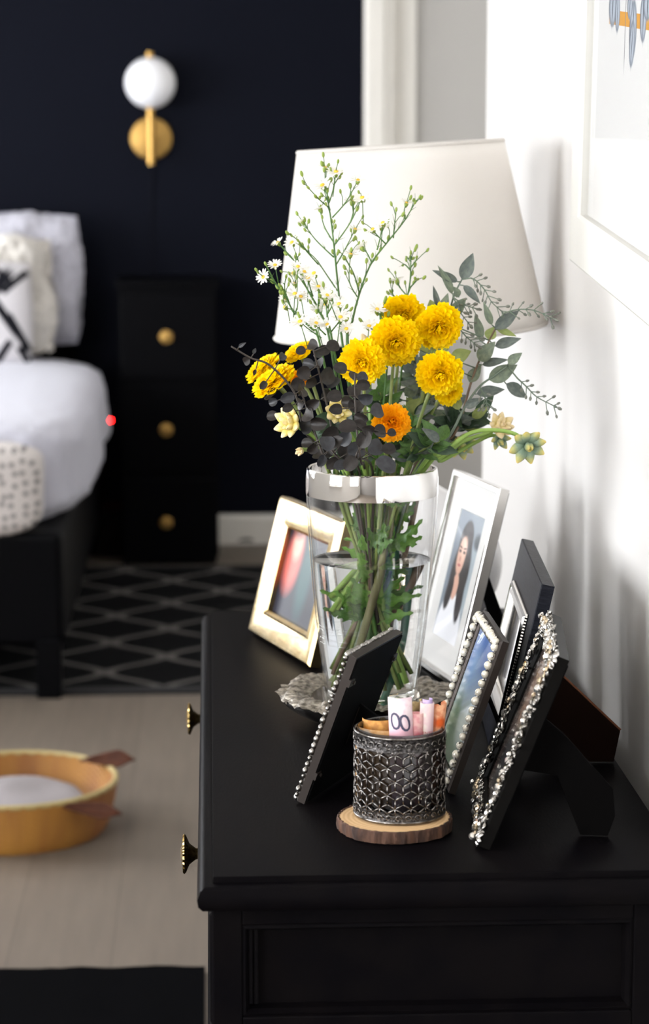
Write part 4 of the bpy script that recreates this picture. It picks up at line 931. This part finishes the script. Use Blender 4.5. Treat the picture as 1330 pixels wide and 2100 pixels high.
# ------------------------------------------------------------------ wood slice coaster, filigree cup, banknotes
CX, CY = .1815, 2.180
co = empty('wood_slice_coaster', (CX - .006, CY - .010, TOP + .0003), 'round wood slice coaster with dark bark edge under the metal cup', 'coaster')
def bark_r(a): return .0560 * (1 + .025 * noise.noise(Vector((math.cos(a) * 1.5, math.sin(a) * 1.5, 9))) + .012 * noise.noise(Vector((math.cos(a) * 7, math.sin(a) * 7, 2))))
def bark_f(u, v):
    a = u * 2 * PI; k = .0016 * noise.noise(Vector((math.cos(a) * 16, math.sin(a) * 16, v * 1.5))) + .0008 * noise.noise(Vector((math.cos(a) * 40, math.sin(a) * 40, v * 4)))
    pr = [(.955, .0125), (.985, .0130), (1.0, .0115), (1.005, .006), (.995, .001), (.96, 0)]
    i = v * 5; j = min(int(i), 4); t = i - j; r = pr[j][0] * (1 - t) + pr[j + 1][0] * t; z = pr[j][1] * (1 - t) + pr[j + 1][1] * t
    R = bark_r(a) * r + k; return Vector((R * math.cos(a), R * math.sin(a), z))
build(MB().grid(bark_f, 200, 16, True), 'bark', M['bark'], co, smooth=50)
wm = bpy.data.materials.new('wood_rings'); nt, N, L = nodes_of(wm); b = N['Principled BSDF']; b.inputs['Roughness'].default_value = .6
tc = N.new('ShaderNodeTexCoord'); wv = N.new('ShaderNodeTexWave'); wv.wave_type = 'RINGS'; wv.rings_direction = 'Z'; wv.inputs['Scale'].default_value = 70; wv.inputs['Distortion'].default_value = 1.5; wv.inputs['Detail Scale'].default_value = 1
L.new(tc.outputs['Object'], wv.inputs[0]); r = N.new('ShaderNodeValToRGB'); r.color_ramp.elements[0].color = rgb(206, 166, 118); r.color_ramp.elements[1].color = rgb(224, 188, 142); L.new(wv.outputs[0], r.inputs[0]); L.new(r.outputs[0], b.inputs['Base Color'])
mb = MB(); n = 100; mb.add([(bark_r(2 * PI * k / n) * .962 * math.cos(2 * PI * k / n), bark_r(2 * PI * k / n) * .962 * math.sin(2 * PI * k / n), z) for z in (.0122, .0006) for k in range(n)], [tuple(range(n)), tuple(range(2 * n - 1, n - 1, -1))] + [(k, (k + 1) % n, n + (k + 1) % n, n + k) for k in range(n)])
build(mb, 'wood_face', wm, co, smooth=30)

CUPZ = TOP + .0130; CR = .0445; CH = .0885
cup = empty('filigree_cup', (CX, CY, CUPZ), 'dark pewter filigree cup with glass liner standing on the wood slice', 'cup')
ZB0, ZB1 = .0125, .0715
for nm, z0, z1 in (('lower_band', .002, ZB0), ('upper_band', ZB1, CH - .004)):
    build(MB().lathe([(CR - .0004, z0), (CR + .0006, z0 + .0008), (CR + .0002, z0 + .0020), (CR + .0002, z1 - .002), (CR + .0006, z1 - .0008), (CR - .0004, z1), (CR - .0012, z1), (CR - .0012, z0)], 96, closed=True), nm, M['pewter_band'], cup, smooth=30)
    sc_ = MB(); zc = (z0 + z1) / 2; amp = (z1 - z0) * .30; nS = 30
    for k in range(nS):                                                # embossed scrolls
        a0 = 2 * PI * k / nS; pts = []
        for q in range(11):
            t = q / 10 * 2 * PI * .9; rr = amp * (1 - .055 * q)
            pts.append(((CR + .0008) * math.cos(a0 + rr * math.cos(t) / CR), (CR + .0008) * math.sin(a0 + rr * math.cos(t) / CR), zc + rr * math.sin(t)))
        sc_.tube(pts, .0006, 5)
    build(sc_, 'scroll_relief', M['pewter'], cup, smooth=180)
lat = MB(); ncol = 18; a_ = 2 * PI * CR / ncol / math.sqrt(3); rows = int((ZB1 - ZB0) / (1.5 * a_)) + 2
zs = (ZB1 - ZB0 + .001) 
def cyl(s, z, r=CR): return (r * math.cos(s / CR), r * math.sin(s / CR), z)
for j in range(-1, rows + 1):
    for i in range(ncol):
        s0 = (i + .5 * (j % 2)) * a_ * math.sqrt(3); z0 = ZB0 + .004 + j * 1.5 * a_
        for k in range(6):
            an = PI / 2 + k * PI / 3; s1 = s0 + a_ * math.cos(an); z1 = z0 + a_ * math.sin(an)
            za, zb_ = z0, z1
            if (z0 < ZB0 - .001 and z1 < ZB0 - .001) or (z0 > ZB1 + .001 and z1 > ZB1 + .001): continue
            def cl(sa, z_a, sb, z_b):
                lo_, hi_ = ZB0 - .001, ZB1 + .001
                t0, t1 = 0.0, 1.0; dz = z_b - z_a
                if abs(dz) > 1e-6:
                    ta, tb = sorted(((lo_ - z_a) / dz, (hi_ - z_a) / dz)); t0 = max(t0, ta); t1 = min(t1, tb)
                return t0, t1
            t0, t1 = cl(s0, z0, s1, z1)
            if t1 - t0 < .05: continue
            A = (s0 + (s1 - s0) * t0, z0 + (z1 - z0) * t0); B = (s0 + (s1 - s0) * t1, z0 + (z1 - z0) * t1)
            lat.tube([cyl(*A), cyl((A[0] + B[0]) / 2, (A[1] + B[1]) / 2), cyl(*B)], .0009, 5)
build(lat, 'lattice', M['pewter'], cup, smooth=180)
build(MB().lathe([(.0001, .0006), (CR - .003, .0006), (CR - .0022, .003), (CR - .0020, CH - .004), (CR - .0024, CH - .0005), (CR - .0034, CH), (CR - .0042, CH - .0008), (CR - .0044, .006), (CR - .006, .0045), (.0001, .0045)], 72), 'glass_liner', M['cup_glass'], cup, smooth=50)
for z_, r_ in ((CH - .003, .0012), (.0022, .0014)):
    build(MB().tube([(math.cos(2 * PI * k / 96) * (CR - .0002), math.sin(2 * PI * k / 96) * (CR - .0002), z_) for k in range(97)], r_, 8, False), 'rim_wire', M['pewter'], cup, smooth=180)

def text_mesh(txt, size):
    cu = bpy.data.curves.new('t', 'FONT'); cu.body = txt; cu.size = size; cu.align_x = 'CENTER'; cu.align_y = 'CENTER'; cu.resolution_u = 3
    o = bpy.data.objects.new('t', cu); COL.objects.link(o); dg = bpy.context.evaluated_depsgraph_get(); me = bpy.data.meshes.new_from_object(o.evaluated_get(dg))
    bm = bmesh.new(); bm.from_mesh(me); bmesh.ops.subdivide_edges(bm, edges=[e for e in bm.edges if e.calc_length() > size * .15], cuts=2); bm.to_mesh(me); bm.free()
    bpy.data.objects.remove(o); bpy.data.curves.remove(cu); return me
def note(lab, base, top, wd, curl, spin, m, texts=(), turns=0.0, ragged=0, skew=0.0):
    """A banknote standing in the cup: wd wide, bent on radius `curl` (turns = extra roll), from base to top."""
    base = Vector(base); top = Vector(top); up_ = (top - base); H = up_.length
    zz = up_.normalized(); xx = Vector((0, 1, 0)).cross(zz).normalized(); yy = zz.cross(xx)
    Mx = Matrix(((xx.x, yy.x, zz.x, base.x), (xx.y, yy.y, zz.y, base.y), (xx.z, yy.z, zz.z, base.z), (0, 0, 0, 1))) @ Matrix.Rotation(spin, 4, 'Z')
    p = empty('banknote', Mx, lab, 'banknote', 'banknotes in the filigree cup')
    ang = wd / curl
    def pos(s, z, off=0.0):                                            # s in -.5...5 across the sheet; front is local -Y
        a = s * ang; r = curl + off + (a / (2 * PI)) * .0008 * (1 if turns else 0)
        return Vector((r * math.sin(a) + skew * z, -r * math.cos(a) + curl * .0, z))
    mb = MB(); nu = 36
    mb.grid(lambda u, v: pos(u - .5, v * H + (ragged * noise.noise(Vector((u * 6, H * 90, 1))) if v == 1 else 0)), nu, 8)
    sheet = build(mb, 'paper', m, p, smooth=180)
    so = sheet.modifiers.new('thickness', 'SOLIDIFY'); so.thickness = .00018; so.offset = 0
    for txt, size, s, z, ink, rz in texts:
        me = text_mesh(txt, size)
        c, sn = math.cos(rz), math.sin(rz)
        for v in me.vertices:
            x, y = v.co.x * c - v.co.y * sn, v.co.x * sn + v.co.y * c
            v.co = pos(s + x / wd, z + y, .00025)
        put('numeral' if txt[0] in '01' else 'lettering', me, ink, p)
ink_b = mat('ink_slate', rgb(72, 70, 92), .6); ink_r = mat('ink_red', rgb(196, 60, 84), .6); ink_o = mat('ink_orange', rgb(222, 132, 40), .6)
pap = lambda n, base, layers, b2=None: print_mat(n, base, layers, .6, b2, 180)
def cupat(px, py, Y): return at(px, py, Y)
z0 = CUPZ + .012
def bs(dx, dy): return (CX + dx, CY + dy, CUPZ + .008)
n1 = pap('note_rose_white', rgb(236, 218, 222), [('r', .0, .078, .03, .006, 0, .6, rgb(226, 178, 190)), ('r', .006, .045, .006, .02, 0, .5, rgb(240, 232, 230)), ('e', -.004, .05, .008, .006, 0, .5, rgb(226, 190, 200))], rgb(228, 200, 208))
note('folded rose white banknote showing large grey zeros, tallest in the cup', bs(.004, -.012), at(820, 1426, CY - .012), .030, .0125, -.15, n1,
     [('0', .025, -.16, .0900, ink_b, .12), ('0', .025, .17, .0880, ink_b, .25)], skew=.0)
n2 = pap('note_olive', rgb(128, 110, 78), [('e', 0, .09, .008, .01, 0, .5, rgb(92, 78, 52))], rgb(170, 150, 108))
note('crumpled olive brown banknote behind the rose white one', bs(.012, .008), at(846, 1436, CY + .006), .030, .009, .6, n2, ragged=.004)
n3 = pap('note_pink', rgb(214, 150, 152), [('e', .002, .07, .006, .008, 0, .5, rgb(196, 92, 110)), ('e', -.002, .04, .006, .01, 0, .5, rgb(226, 184, 180))], rgb(226, 180, 176))
note('small pink rolled banknote between the two pale rolls', bs(.014, -.014), at(854, 1462, CY - .012), .050, .0062, 0, n3, [('1/7', .005, -.02, .072, ink_r, .2)], turns=1)
n4 = pap('note_cream_rose', rgb(240, 226, 218), [('r', 0, .060, .02, .016, 0, .6, rgb(244, 236, 214)), ('r', .004, .08, .004, .02, 0, .5, rgb(228, 196, 200))], rgb(234, 206, 208))
note('upright cream banknote roll with small red lettering', bs(.023, -.008), at(875, 1440, CY - .008), .056, .0068, 0, n4, [('ENTE', .0042, .02, .076, ink_r, 0), ('ZA', .0042, .03, .070, ink_r, 0)], turns=1)
n4b = pap('note_violet', rgb(184, 162, 208), [], rgb(206, 186, 222))
note('violet banknote edge rolled inside the cream roll', bs(.024, -.006), at(876, 1433, CY - .006), .022, .0048, .4, n4b, turns=1)
n5 = pap('note_orange', rgb(206, 132, 96), [('e', 0, .085, .006, .005, 0, .4, rgb(214, 96, 44)), ('e', .002, .06, .006, .006, 0, .5, rgb(150, 128, 150))], rgb(226, 170, 132))
note('ragged orange banknote against the cup rim', bs(.030, .002), at(900, 1443, CY), .036, .0072, .3, n5, ragged=.006, turns=1)
n6 = pap('note_tan', rgb(196, 150, 96), [('e', -.013, .068, .006, .009, 0, .25, rgb(190, 182, 176)), ('e', .004, .062, .007, .009, 0, .25, rgb(190, 184, 182))], rgb(208, 166, 118))
note('wide tan banknote with pale discs lining the front of the cup', bs(-.010, .022), Vector((CX - .010, CY + .022, CUPZ + .086)), .064, .0335, -.35, n6, [('0 0 0', .004, .10, .0725, ink_o, 0)])
n7 = pap('note_amber', rgb(206, 152, 84), [('e', -.008, .07, .006, .006, 0, .4, rgb(226, 140, 50))], rgb(182, 128, 72))
note('amber banknote curled behind the tan one inside the cup', bs(-.014, .024), Vector((CX - .017, CY + .026, CUPZ + .091)), .040, .018, -.5, n7)

# ------------------------------------------------------------------ framed print on the white wall
pc = math.radians(4.6)
def wall_at(px, py, X):
    d_ = FW + RT * ((px - 665) / F_PX) + UP * ((1050 - py) / F_PX); return Vector((0, 0, CAM_Z)) + d_ * (X / d_.x)
bl = wall_at(1172, 534, RW - .022)
Uy = Vector((0, -math.cos(pc), -math.sin(pc))); Vz = Vector((0, -math.sin(pc), math.cos(pc)))
Nf = Uy.cross(Vz)
Mx = Matrix(((Uy.x, -Nf.x, Vz.x, bl.x), (Uy.y, -Nf.y, Vz.y, bl.y), (Uy.z, -Nf.z, Vz.z, bl.z), (0, 0, 0, 1)))
pic = empty('wall_picture', Mx, 'large white framed botanical print with mustard band hanging on the white wall', 'picture')
pw, ph, fw_ = .76, .72, .062
cream = mat('frame_cream', rgb(204, 202, 196), .4)
build(MB().ring(pw, ph, [(0, -.020), (0, .002), (.003, .004), (fw_ - .004, .004), (fw_, .001), (fw_, -.004), (fw_, -.020)], True), 'frame', cream, pic, smooth=30)
build(MB().box(fw_ - .004, pw - fw_ + .004, .010, .016, fw_ - .004, ph - fw_ + .004), 'backing_board', M['matboard'], pic, smooth=0)
sw, shh = pw - 2 * fw_, ph - 2 * fw_
q = Mx.inverted()
def on_pic(px, py):
    w_ = wall_at(px, py, RW - .018); l_ = q @ w_; return l_.x - fw_, l_.z - fw_
gray, pale, gold_ = rgb(62, 68, 78), rgb(160, 168, 178), rgb(196, 140, 48)
bx_, bz = on_pic(1243, 20); bx2, bz2 = on_pic(1243, 49)
lay = [('r', (bx_ + sw - .05) / 2, (bz + bz2) / 2 - .0, (sw - .05 - bx_) / 2, abs(bz - bz2) / 2, 0, .02, gold_)]
for (x, y, rx_, rz_, an) in ((1249, 15, .016, .030, 4), (1259, 25, .010, .030, 0), (1290, 62, .014, .045, 4), (1288, 90, .010, .035, 8), (1311, 38, .012, .034, -4), (1320, 10, .016, .022, 0), (1284, 12, .010, .02, 0), (1275, 40, .0016, .05, 0)):
    cx_, cz_ = on_pic(x, y)
    if rx_ > .005:
        rx_ *= 1.5; rz_ *= .7
        lay += [('e', cx_, cz_, rx_, rz_, an, .08, gray), ('e', cx_ + .001, cz_, rx_ * .80, rz_ * .93, an, .3, pale), ('e', cx_, cz_, rx_ * .10, rz_ * .9, an, .5, gray)]
    else: lay.append(('r', cx_, cz_, rx_, rz_, 0, .2, rgb(120, 120, 120)))
pm = print_mat('print_botanical', rgb(206, 205, 203), lay, .6)
build(MB().box(0, sw, -.0004, 0, 0, shh), 'print_sheet', pm, pic, Matrix.Translation((fw_, .008, fw_)), smooth=0)
build(MB().box(fw_ - .002, pw - fw_ + .002, .003, .005, fw_ - .002, ph - fw_ + .002), 'glass_pane', M['frame_glass'], pic, smooth=0)

# ------------------------------------------------------------------ back of the room: sconce, chest, bed, rugs, basket
sc = empty('wall_sconce', at(310, 284, BW), 'brass wall sconce with white opal globe on the dark wall', 'sconce'); inv = W(sc).inverted(); s0 = at(310, 284, BW)
Mr = Matrix.Rotation(PI / 2, 4, 'X')
build(MB().lathe([(.0001, 0), (.076, 0), (.077, .006), (.073, .014), (.066, .016), (.0001, .017)], 48, Mr), 'backplate', M['brass'], sc, smooth=40)
build(MB().tube([(0, -.016, 0), (0, -.062, 0)], .010, 14), 'arm', M['brass'], sc)
ztop, zbot = at(309, 107, BW - .06).z - s0.z, at(310, 338, BW - .06).z - s0.z
gc = at(306, 170, BW - .06); gr_ = .0915
build(MB().tube([(0, -.062, zbot), (0, -.062, gc.z - s0.z - gr_ * .97)], .0125, 16), 'rod', M['brass'], sc)
build(MB().tube([(0, -.062, gc.z - s0.z + gr_ * .96), (0, -.062, ztop)], .0125, 16), 'finial', M['brass'], sc)
build(MB().sphere((0, -.062, gc.z - s0.z), gr_, 40, 24), 'globe', M['globe'], sc, smooth=180)
build(MB().tube(smooth_path([(0, -.008, -.07), (-.004, -.006, -.3), (.004, -.006, -.6), (-.01, -.006, -.85), (-.02, -.02, -1.3)]), .003, 6), 'cable', mat('cable_navy', rgb(19, 20, 29), .6, spec=.1), sc)

cf = 8.02; cxl, cxr, ctop = at(237, 600, cf).x, at(449, 600, cf).x, at(300, 577, cf).z
ch = empty('drawer_chest', ((cxl + cxr) / 2, cf + .2, 0), 'narrow black three drawer bedside chest with small brass knobs by the bed', 'chest'); inv = W(ch).inverted()
build(MB().box(cxl + .008, cxr - .008, cf + .012, cf + .40, .03, ctop - .02, inv), 'body', M['black_wood'], ch, smooth=0)
build(MB().box(cxl, cxr, cf - .004, cf + .405, ctop - .02, ctop, inv), 'top', M['black_wood'], ch, smooth=0, bevel=.003)
build(MB().box(cxl + .015, cxr - .015, cf + .03, cf + .39, 0, .03, inv), 'plinth', M['black_wood'], ch, smooth=0)
KM2 = knob_mesh(.023, .028)
for ky in (690, 880, 1070):
    kp = at(341, ky, cf); dw = build(MB().box(cxl + .016, cxr - .016, cf, cf + .02, kp.z - .150, kp.z + .150, inv), 'drawer', M['black_wood'], ch, smooth=0, bevel=.003)
    put('knob', KM2, M['brass'], dw, inv @ Matrix.Translation((kp.x, cf, kp.z)) @ Matrix.Rotation(PI / 2, 4, 'X'))
sb = empty('storage_box', (-.392 + .03, 8.27, 0), 'dark brown lidded storage box on the floor between bed and chest', 'box')
bxm = mat('box_brown', rgb(20, 14, 12), .8, spec=.1)
build(MB().box(-.055, .055, -.10, .10, 0, .15), 'box_body', bxm, sb, smooth=0, bevel=.004); build(MB().box(-.06, .06, -.105, .105, .15, .18), 'lid', bxm, sb, smooth=0, bevel=.004)
# wall adapter with red light between bed and chest
ap = at(233, 862, BW); ad = empty('wall_adapter', ap, 'small black wall adapter with red indicator light between bed and chest', 'adapter')
build(MB().box(-.06, .0, -.035, 0, -.03, .05), 'housing', M['black_wood'], ad, smooth=0, bevel=.006)
led = bpy.data.materials.new('red_led'); nt, N, L = nodes_of(led); e = N['Principled BSDF']; e.inputs['Base Color'].default_value = (.5, 0, 0, 1); e.inputs['Emission Color'].default_value = (1, .01, .01, 1); e.inputs['Emission Strength'].default_value = 40
build(MB().sphere((0, 0, 0), .006, 10, 8), 'indicator_light', led, ad, W(ad).inverted() @ Matrix.Translation(at(233, 862, BW - .038) + Vector((-.012, 0, 0))))
ca = onz(500, 1112, .004)
tag(build(MB().tube(smooth_path([ca + Vector(v) for v in ((-.06, .0, .0), (-.02, .02, .006), (.02, .0, .012), (.05, -.01, .006), (.01, -.02, .014), (-.03, -.01, .004), (.09, .0, .0))]), .007, 8), 'power_cable', M['black_wood'], smooth=180), 'short black cable coiled on the floor by the white baseboard', 'cable')

# trellis rug
tm = bpy.data.materials.new('trellis_rug'); nt, N, L = nodes_of(tm); b = N['Principled BSDF']; b.inputs['Roughness'].default_value = .95; b.inputs['Specular IOR Level'].default_value = .1
tc = N.new('ShaderNodeTexCoord'); sp = N.new('ShaderNodeSeparateXYZ'); L.new(tc.outputs['Object'], sp.inputs[0])
def mth(op, a, b_=None, c=None):
    n_ = N.new('ShaderNodeMath'); n_.operation = op
    for i, x in enumerate((a, b_, c)):
        if x is None: continue
        if isinstance(x, (int, float)): n_.inputs[i].default_value = x
        else: L.new(x, n_.inputs[i])
    return n_.outputs[0]
nd0, nd1 = onz(215, 1379, .012), onz(340.5, 1346, .012)
PX_, PY_ = abs(nd1.x - nd0.x), abs(nd1.y - nd0.y) * 2
cosv = mth('COSINE', mth('MULTIPLY', sp.outputs[1], 2 * PI / PY_))
u_ = mth('MULTIPLY', sp.outputs[0], 1 / PX_)
def fam(sh_, sg):
    v = mth('ADD', u_, sh_); v = mth('MULTIPLY_ADD', cosv, sg * .44, v)
    return mth('ABSOLUTE', mth('SUBTRACT', mth('PINGPONG', v, 1.0), 0))
dm = mth('MINIMUM', fam(-.5, .5 / .44 * .9), fam(.5, -.5 / .44 * .9))
mr = N.new('ShaderNodeMapRange'); mr.inputs['From Min'].default_value = .085; mr.inputs['From Max'].default_value = .12; L.new(dm, mr.inputs[0])
mx = N.new('ShaderNodeMixRGB'); mx.inputs[1].default_value = rgb(92, 89, 87); mx.inputs[2].default_value = rgb(7, 7, 9); L.new(mr.outputs[0], mx.inputs[0]); L.new(mx.outputs[0], b.inputs['Base Color'])
ry0, ry1 = onz(300, 1425, 0).y, onz(300, 1167, 0).y
rug = build(MB().box(-1.2 - nd0.x, .27 - nd0.x, ry0 + .05 - nd0.y, ry1 - .04 - nd0.y, 0.0005, .012), 'trellis_rug', tm, None, Matrix.Translation((nd0.x, nd0.y, 0)), smooth=0, bevel=.004)
rg = empty('patterned_rug', (nd0.x, nd0.y, 0), 'black rug with grey trellis lattice pattern beside the bed', 'rug')
rug.parent = rg; rug.matrix_basis = Matrix.Identity(4); rug.name = 'pile'
build(MB().ring(1.5, ry1 - ry0, [(0, 0), (0, .011), (.052, .011), (.052, 0)], True), 'border', mat('rug_border', rgb(22, 21, 23), .95), rg, Matrix.Translation((-1.22 - nd0.x, ry0 - nd0.y, .0006)) @ Matrix.Rotation(-PI / 2, 4, 'X'), smooth=0)
# black rug in the foreground
by = onz(200, 1980, .015).y
mb = MB(); n = 60
def fr(u, v):
    x = -2.2 + u * 2.18; e_ = by + .012 * noise.noise(Vector((x * 14, 0, 0))) + .004 * noise.noise(Vector((x * 60, 1, 0)))
    ys = [e_ + .004, e_, e_ - .01, 2.6, 1.2]; zs_ = [.0005, .008, .016, .016, .016]; i = round(v * 4); return Vector((x, ys[i], zs_[i]))
bk = empty('dark_rug', (-.9, 2.6, 0), 'plain black shaggy rug on the floor in front of the basket', 'rug')
build(MB().grid(lambda u, v: fr(u, v) - Vector((-.9, 2.6, 0)), 120, 5), 'pile', mat('black_pile', rgb(2, 2, 4), .95, bump=1, bscale=200, spec=.02), bk, smooth=40)

# bed
bed = empty('bed', (-1.2, 7.2, 0), 'black bed with upholstered base and headboard against the dark wall', 'bed'); inv = W(bed).inverted()
BX1 = -.40
build(MB().box(-2.1, BX1, 6.04, BW - .1, .14, .45, inv), 'base', M['black_wood'], bed, smooth=0, bevel=.02)
build(MB().box(-2.12, -.50, BW - .095, BW - .01, .14, 1.12, inv), 'headboard', M['felt'], bed, smooth=0, bevel=.02)
for x in (-2.06, BX1 - .075):
    for y in (6.03, 8.2): build(MB().box(x, x + .065, y, y + .065, 0, .16, inv), 'leg', M['black_wood'], bed, smooth=0, bevel=.004)
build(superbox(MB(), (0, 0, 0), (.84, 1.12, .115), .2, 48, 24), 'mattress', mat('mattress_white', rgb(230, 230, 232), .9), bed, inv @ Matrix.Translation((-1.25, 7.2, .565)), smooth=180)
wf = mat('white_fleece', rgb(182, 182, 194), .95, sheen=.2, bump=.8, bscale=90)
tag(build(superbox(MB(), (0, 0, 0), (.90, 1.15, .155), .34, 160, 70, .035, 3.2, 3, .012, 22), 'fleece_blanket', wf, None, Matrix.Translation((-1.25, 7.20, .585)), smooth=180), 'fluffy white blanket spread over the bed, bulging over its side', 'blanket')
dt = bpy.data.materials.new('dotted_cotton'); nt, N, L = nodes_of(dt); b = N['Principled BSDF']; b.inputs['Roughness'].default_value = .9
tc = N.new('ShaderNodeTexCoord'); mp = N.new('ShaderNodeMapping'); mp.inputs['Rotation'].default_value = (PI / 2, 0, 0); L.new(tc.outputs['Object'], mp.inputs[0]); vo = N.new('ShaderNodeTexVoronoi'); vo.voronoi_dimensions = '2D'; vo.inputs['Scale'].default_value = 36; vo.inputs['Randomness'].default_value = .45; L.new(mp.outputs[0], vo.inputs[0])
mr = N.new('ShaderNodeMapRange'); mr.inputs['From Min'].default_value = .22; mr.inputs['From Max'].default_value = .28; L.new(vo.outputs['Distance'], mr.inputs[0])
mx = N.new('ShaderNodeMixRGB'); mx.inputs[1].default_value = rgb(120, 116, 116); mx.inputs[2].default_value = rgb(206, 200, 197); L.new(mr.outputs[0], mx.inputs[0]); L.new(mx.outputs[0], b.inputs['Base Color'])
tag(build(superbox(MB(), (0, 0, 0), (.80, .16, .135), .3, 96, 40, .012, 4, 8), 'dotted_coverlet', dt, None, Matrix.Translation((-1.255, 6.16, .562)), smooth=180), 'beige coverlet with grey dots hanging over the foot of the bed', 'coverlet')
def pillow(name, lab, c, w_, h__, t_, rx, rz, m, amp=.01, freq=12, seed=0, amp2=.0):
    def side(sgn):
        def fn(u, v):
            a, b_ = u * 2 - 1, v * 2 - 1
            k = (max(0, 1 - abs(a) ** 2.6) ** .5) * (max(0, 1 - abs(b_) ** 2.6) ** .5)
            pn = 1 - .06 * (abs(a) * abs(b_)) ** 2
            q_ = Vector((a * w_ / 2 * pn, sgn * t_ / 2 * k, b_ * h__ / 2 * pn))
            d_ = amp * noise.noise(q_ * freq + Vector((seed, 0, 0))) + amp2 * noise.noise(q_ * 60 + Vector((0, seed, 0)))
            return q_ + Vector((d_ * .5, sgn * d_, d_ * .5))
        return fn
    mb = MB(); mb.grid(side(-1), 48, 40); mb.grid(side(1), 48, 40)
    Mx_ = Matrix.Translation(c) @ Matrix.Rotation(rz, 4, 'Z') @ Matrix.Rotation(rx, 4, 'X')
    o = build(mb, name, m, None, Mx_, smooth=180); return tag(o, lab, 'pillow', 'pillows on the bed')
boucle = mat('boucle_white', rgb(194, 193, 203), .95, bump=1, bscale=120, col2=rgb(172, 171, 181), scale=70)
pc_ = at(60, 575, 8.22)
pillow('pillow', 'large white nubbly pillow propped upright against the headboard', (at(170, 500, 8.25).x - .35, 8.24, 1.0), .70, .48, .18, -.14, 0, boucle, .02, 9, 2, .012)
pillow('cushion', 'cream shaggy cushion leaning on the white nubbly pillow', (at(128, 600, 8.08).x - .27, 8.08, .955), .50, .42, .18, -.28, .1, mat('shaggy_cream', rgb(212, 207, 200), .95, bump=1, bscale=60, sheen=.3), .05, 7, 5, .02)
lay = [('r', .02, -.02, .02, .20, 35, .1, rgb(22, 22, 28)), ('r', .07, .04, .016, .16, -35, .1, rgb(22, 22, 28)), ('r', .15, .10, .012, .06, 45, .1, rgb(22, 22, 28)), ('r', .10, .13, .012, .06, -45, .1, rgb(22, 22, 28)), ('r', .16, -.08, .014, .07, -30, .1, rgb(22, 22, 28)), ('r', .10, -.16, .012, .06, 35, .1, rgb(22, 22, 28)), ('r', .19, -.17, .012, .05, -35, .1, rgb(22, 22, 28)), ('r', -.08, .06, .016, .1, 40, .1, rgb(22, 22, 28))]
pillow('cushion', 'white cushion printed with black crosses at the front of the pillows', (at(62, 660, 7.93).x - .20, 7.93, .90), .42, .38, .14, -.35, .05, print_mat('cushion_print', rgb(200, 197, 200), lay, .9), .004, 6, 1)

# basket with leather ears
bkx, bky = onz(13, 1755, 0).x, 4.84
bs_ = empty('wicker_basket', (bkx, bky, 0), 'round honey coloured wicker basket with brown leather ears on the floor', 'basket')
RB0, RB1, HB = .195, .226, .107
def wick(off):
    def fn(u, v):
        a = u * 2 * PI; r = RB0 + (RB1 - RB0) * (v ** .6) + off
        k = math.sin(a * 44) * (1 if int(v * 17.99) % 2 else -1) * .0022
        return Vector(((r + k) * math.cos(a), (r + k) * math.sin(a), .004 + v * HB))
    return fn
wk = mat('wicker', rgb(172, 122, 46), .6, col2=rgb(136, 84, 36), scale=7, stretch=(1, 1, .15))
build(MB().grid(wick(0), 264, 36, True), 'wicker_wall', wk, bs_, smooth=60)
build(MB().grid(wick(-.009), 264, 36, True), 'inner_wall', wk, bs_, smooth=60)
build(MB().lathe([(.0001, .001), (RB0, .001), (RB0, .006), (.0001, .006)], 64), 'floor_weave', wk, bs_, smooth=30)
build(MB().tube([(math.cos(2 * PI * k / 96) * (RB1 - .004), math.sin(2 * PI * k / 96) * (RB1 - .004), HB + .004) for k in range(97)], .006, 8, False), 'rim', mat('wicker_rim', rgb(168, 150, 100), .6), bs_, smooth=180)
lea = mat('brown_leather', rgb(72, 40, 28), .6, spec=.2, col2=rgb(88, 52, 36), scale=30)
inv = W(bs_).inverted()
def ear(basepx, tippx, wd, Y0, Y1, zt):
    A = at(*basepx, Y0); B = at(*tippx, Y1); x = (B - A); ln = x.length; x.normalize(); z = Vector((0, -.8, .6)); y = z.cross(x).normalized(); z = x.cross(y)
    def fn(u, v):
        k = (v - .5) * 2; prof_ = (u ** .8) * (1 if u < .72 else max(.04, 1 - (u - .72) / .28)) * 1.25 + .02
        return inv @ (A + x * ln * u + y * k * wd * .5 * prof_ + z * (.010 * k * k - .010 * u * u))
    o = build(MB().grid(fn, 14, 7), 'leather_ear', lea, bs_, smooth=180); s_ = o.modifiers.new('thickness', 'SOLIDIFY'); s_.thickness = .004
ear((168, 1562), (274, 1556), .046, 4.96, 4.92, 0)
ear((116, 1655), (249, 1668), .040, 4.66, 4.64, 0)
cl = superbox(MB(), (0, 0, 0), (.17, .15, .03), .6, 64, 30, .03, 9, 2)
tag(build(cl, 'folded_cloth', mat('grey_cloth', rgb(138, 132, 134), .9, bump=.6, bscale=60), None, Matrix.Translation((bkx - .02, bky - .02, .06)), smooth=180), 'crumpled grey cloth lying inside the wicker basket', 'cloth')
